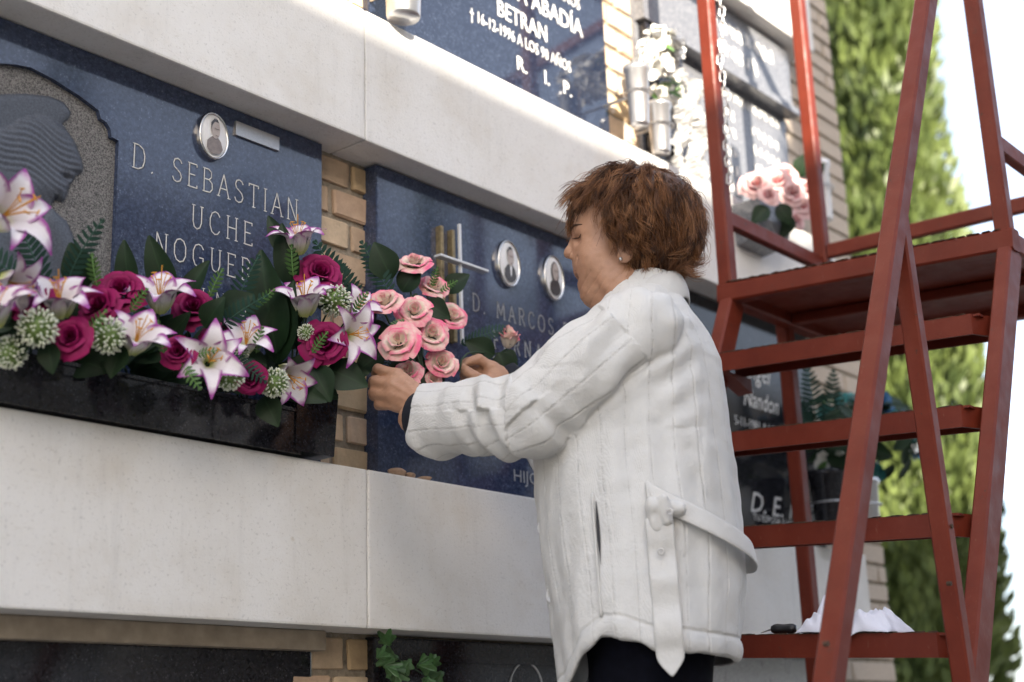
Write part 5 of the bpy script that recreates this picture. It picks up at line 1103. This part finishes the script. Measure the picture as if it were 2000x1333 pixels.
er = H(1212, 506, .081); v, f = lathe_vf([(.0004, .0032), (.0022, .0024), (.0034, 0), (.0022, -.0022), (.0004, -.003)], 12); o = link('earring', mesh('earring', v, f, M['chrome'], smooth=True), per, er)
# ---- hair: a base mass with locks over it
hb2 = Field(); hb2.ell(H(1254, 428), (.096, .081, .094), .01).ell(H(1192, 388), (.052, .062, .036), .03).ell(H(1290, 480), (.058, .070, .055), .03)
for sd in (-1, 1): hb2.ell(H(1222, 452, sd*.062), (.042, .022, .042), .02)
hb2.ell(H(1250, 475), (.03, .080, .04), .03)
hb2.cut(lambda p: sd_cap(p, H(1120, 500, -.2), H(1120, 500, .2), .078, .078), .02); hb2.cut(lambda p: sd_ell(p, H(1165, 560), (.085, .2, .075)), .02)
V, Q = hb2.mesh(.004, (-.16, -.12, 1.33), (.13, .12, 1.63)); N = normals(V, Q); V = V+N*(.006*wnoise(V, 70, 21)+.003*wnoise(V, 160, 22))[:, None]
rs = np.random.RandomState(11); HV = [V]; HQ = [Q]; nb = len(V)
crown = H(1262, 352, 0.0); cen = H(1243, 440); hs = Field(); hs.pr = hb2.pr
def lock(root, d0, L, seg=9, wave=1.0, r0=.0011, ph=0.0, lift=.0):
    pts = [root]; d = d0.copy(); st = L/seg
    for k in range(seg):
        q = (pts[-1]-cen)/np.array([.099, .083, .1]); rad = np.linalg.norm(q); nn = q/np.array([.099, .083, .1]); nn /= np.linalg.norm(nn)
        tgt = 1.09+lift; d = d-nn*(d@nn)*.75+nn*(tgt-rad)*1.2+np.array([0, 0, -.16])+.30*wave*np.array([math.sin(ph+k*1.05), math.cos(ph*1.7+k*.9), .5*math.sin(ph*2.3+k*1.2)]); d /= np.linalg.norm(d); pts.append(pts[-1]+d*st)
    return np.array(pts)
cnt = 0; TV = []; TQ = []; TN = []
for k in range(900):
    a = rs.rand()*6.283; z = rs.uniform(-.62, 1.0); rr = math.sqrt(max(0, 1-z*z)); n = np.array([rr*math.cos(a), rr*math.sin(a), z])
    root = cen+n*np.array([.096, .080, .098])+np.array([-.004, 0, 0])
    if n[0] > (.46 if n[2] < .4 else .52) and n[2] < .6: continue            # face stays free
    if n[0] > .36 and n[2] < .05: continue
    d0 = root-crown; d0 = d0-n*(d0@n); d0 /= np.linalg.norm(d0)+1e-6
    if n[2] > .55 and n[0] > -.1: d0 = d0*.5+np.array([.8, 0, .25])
    d0 = d0+rs.randn(3)*.28+n*.25; d0 /= np.linalg.norm(d0); L = rs.uniform(.055, .10)*(1.1 if n[2] > .3 else .8); ph = rs.rand()*6.3
    g0 = lock(root, d0, L, 9, rs.uniform(.7, 1.7), ph=ph, lift=rs.uniform(.0, .19)+(.05 if n[2] > .5 and n[0] > 0 else 0)); m = 19; tone = rs.rand()
    for j in range(m):
        o = rs.randn(3)*.0045; sp = np.linspace(.5, 1.25, len(g0))[:, None]; cl = g0+o*sp*(1-.35*np.linspace(0, 1, len(g0))[:, None])+.0012*np.sin(np.linspace(0, 7, len(g0))[:, None]*1.0+rs.rand(3)*6)
        if j == 0: cl = cl+(cl-cl[0])*rs.uniform(0, .12)+np.outer(np.linspace(0, 1, len(cl))**2, rs.randn(3)*.010)
        v, f = tube_vf(cl, np.linspace(.00062, .0002, len(cl))*rs.uniform(.75, 1.2), 3, False); TV.append(v); TQ.append(np.array(f)+cnt); cnt += len(v); TN.append(np.full(len(v), np.clip(tone+rs.randn()*.12, 0, 1)))
for k in range(90):                                     # locks over the ears
    sd = 1 if k < 60 else -1; root = S(rs.uniform(1186, 1250), rs.uniform(405, 460), sd*rs.uniform(.068, .082)); d0 = np.array([rs.uniform(-.7, .15), sd*.35, -.7]); L = rs.uniform(.03, .055); pts = [root]; ph = rs.rand()*6
    for q in range(8): d0 = d0+np.array([-.05, 0, -.05])+.3*np.array([math.sin(ph+q), .5*math.cos(ph*2+q), math.sin(ph*3+q*.8)]); d0 /= np.linalg.norm(d0); pts.append(pts[-1]+d0*L/8); pts[-1][1] = sd*max(abs(pts[-1][1]), .078)
    pts = np.array(pts); tone = rs.rand()
    for j in range(12):
        cl = pts+rs.randn(3)*.0035*np.linspace(.7, 1.2, 9)[:, None]; v, f = tube_vf(cl, np.linspace(.0006, .00018, 9), 3, False); TV.append(v); TQ.append(np.array(f)+cnt); cnt += len(v); TN.append(np.full(len(v), np.clip(tone*.8+.1+rs.randn()*.12, 0, 1)))
for k in range(110):                                    # fringe swept forward, loose ends round the nape
    if k < 75: root = S(rs.uniform(1135, 1195), rs.uniform(362, 392), rs.uniform(-.055, .062)); d0 = np.array([1.0, rs.uniform(-.3, .3), rs.uniform(-.1, .55)]); L = rs.uniform(.03, .06); gv = -.17
    else: root = S(rs.uniform(1285, 1345), rs.uniform(490, 530), rs.uniform(-.05, .06)); d0 = np.array([-.8, rs.uniform(-.4, .4), rs.uniform(-.9, .1)]); L = rs.uniform(.03, .05); gv = .12
    pts = [root]; d0 /= np.linalg.norm(d0); ph = rs.rand()*6
    for q in range(8): d0 = d0+np.array([0, 0, gv])+.18*np.array([math.sin(ph+q), math.cos(ph*2+q), math.sin(ph*3+q*.8)]); d0 /= np.linalg.norm(d0); pts.append(pts[-1]+d0*L/8)
    pts = np.array(pts); tone = rs.rand()
    for j in range(11):
        cl = pts+rs.randn(3)*.0032*np.linspace(.7, 1.2, 9)[:, None]+.001*np.sin(np.linspace(0, 6, 9)[:, None]+rs.rand(3)*6); v, f = tube_vf(cl, np.linspace(.0006, .00018, 9), 3, False); TV.append(v); TQ.append(np.array(f)+cnt); cnt += len(v); TN.append(np.full(len(v), np.clip(tone*.7+.3+rs.randn()*.12, 0, 1)))
TV = np.concatenate(TV); TQ = np.concatenate(TQ)
ho = fast_obj('hair', np.concatenate([V, TV]), np.concatenate([Q, TQ+nb]), M['hair'], per)
at_ = ho.data.attributes.new('tone', 'FLOAT', 'POINT'); at_.data.foreach_set('value', np.concatenate([np.full(nb, .12)]+TN).astype(np.float32))
# ---- sweater cuffs, trousers, shoes
def cuff(nm, c, d, r, L=.03):
    pts = [c-d*.05, c-d*.01, c+d*L*.6, c+d*L]; v, f = tube_vf(np.array(pts), [r, r, r*.95, r*.86], 24, False); o = link(nm, mesh(nm, v, f, M['navy'], smooth=True), per); m = o.modifiers.new('t', 'SOLIDIFY'); m.thickness = .004
cuff('sweater_cuff', WRL, dL, .046, .010); cuff('sweater_cuff', WRR, dR, .036, .035)
tr = Field(); tr.ell((.005, 0, .84), (.115, .165, .13), .02)
for sd in (-1, 1): tr.cap((.0, sd*.085, .84), (.03, sd*.09, .47), .098, .082, .03).cap((.03, sd*.09, .47), (.0, sd*.09, .1), .082, .072, .01)
tr.cut(lambda p: p[:, 2]-.075, .002)
V, Q = tr.mesh(.007, (-.2, -.26, .0), (.2, .26, 1.0)); V = V+normals(V, Q)*(.004*wnoise(V, 40, 31))[:, None]; fast_obj('trousers', V, Q, M['trouser'], per)
for sd in (-1, 1):
    sh = Field().cap((-.04, sd*.088, .045), (.13, sd*.098, .035), .045, .038, .02).cap((.0, sd*.088, .07), (.0, sd*.088, .10), .045, .05, .02); sh.cut(lambda p: p[:, 2], .004)
    V, Q = sh.mesh(.006, (-.12, sd*.09-.08, -.02), (.2, sd*.09+.08, .16)); fast_obj('shoe', V, Q, M['shoe'], per)
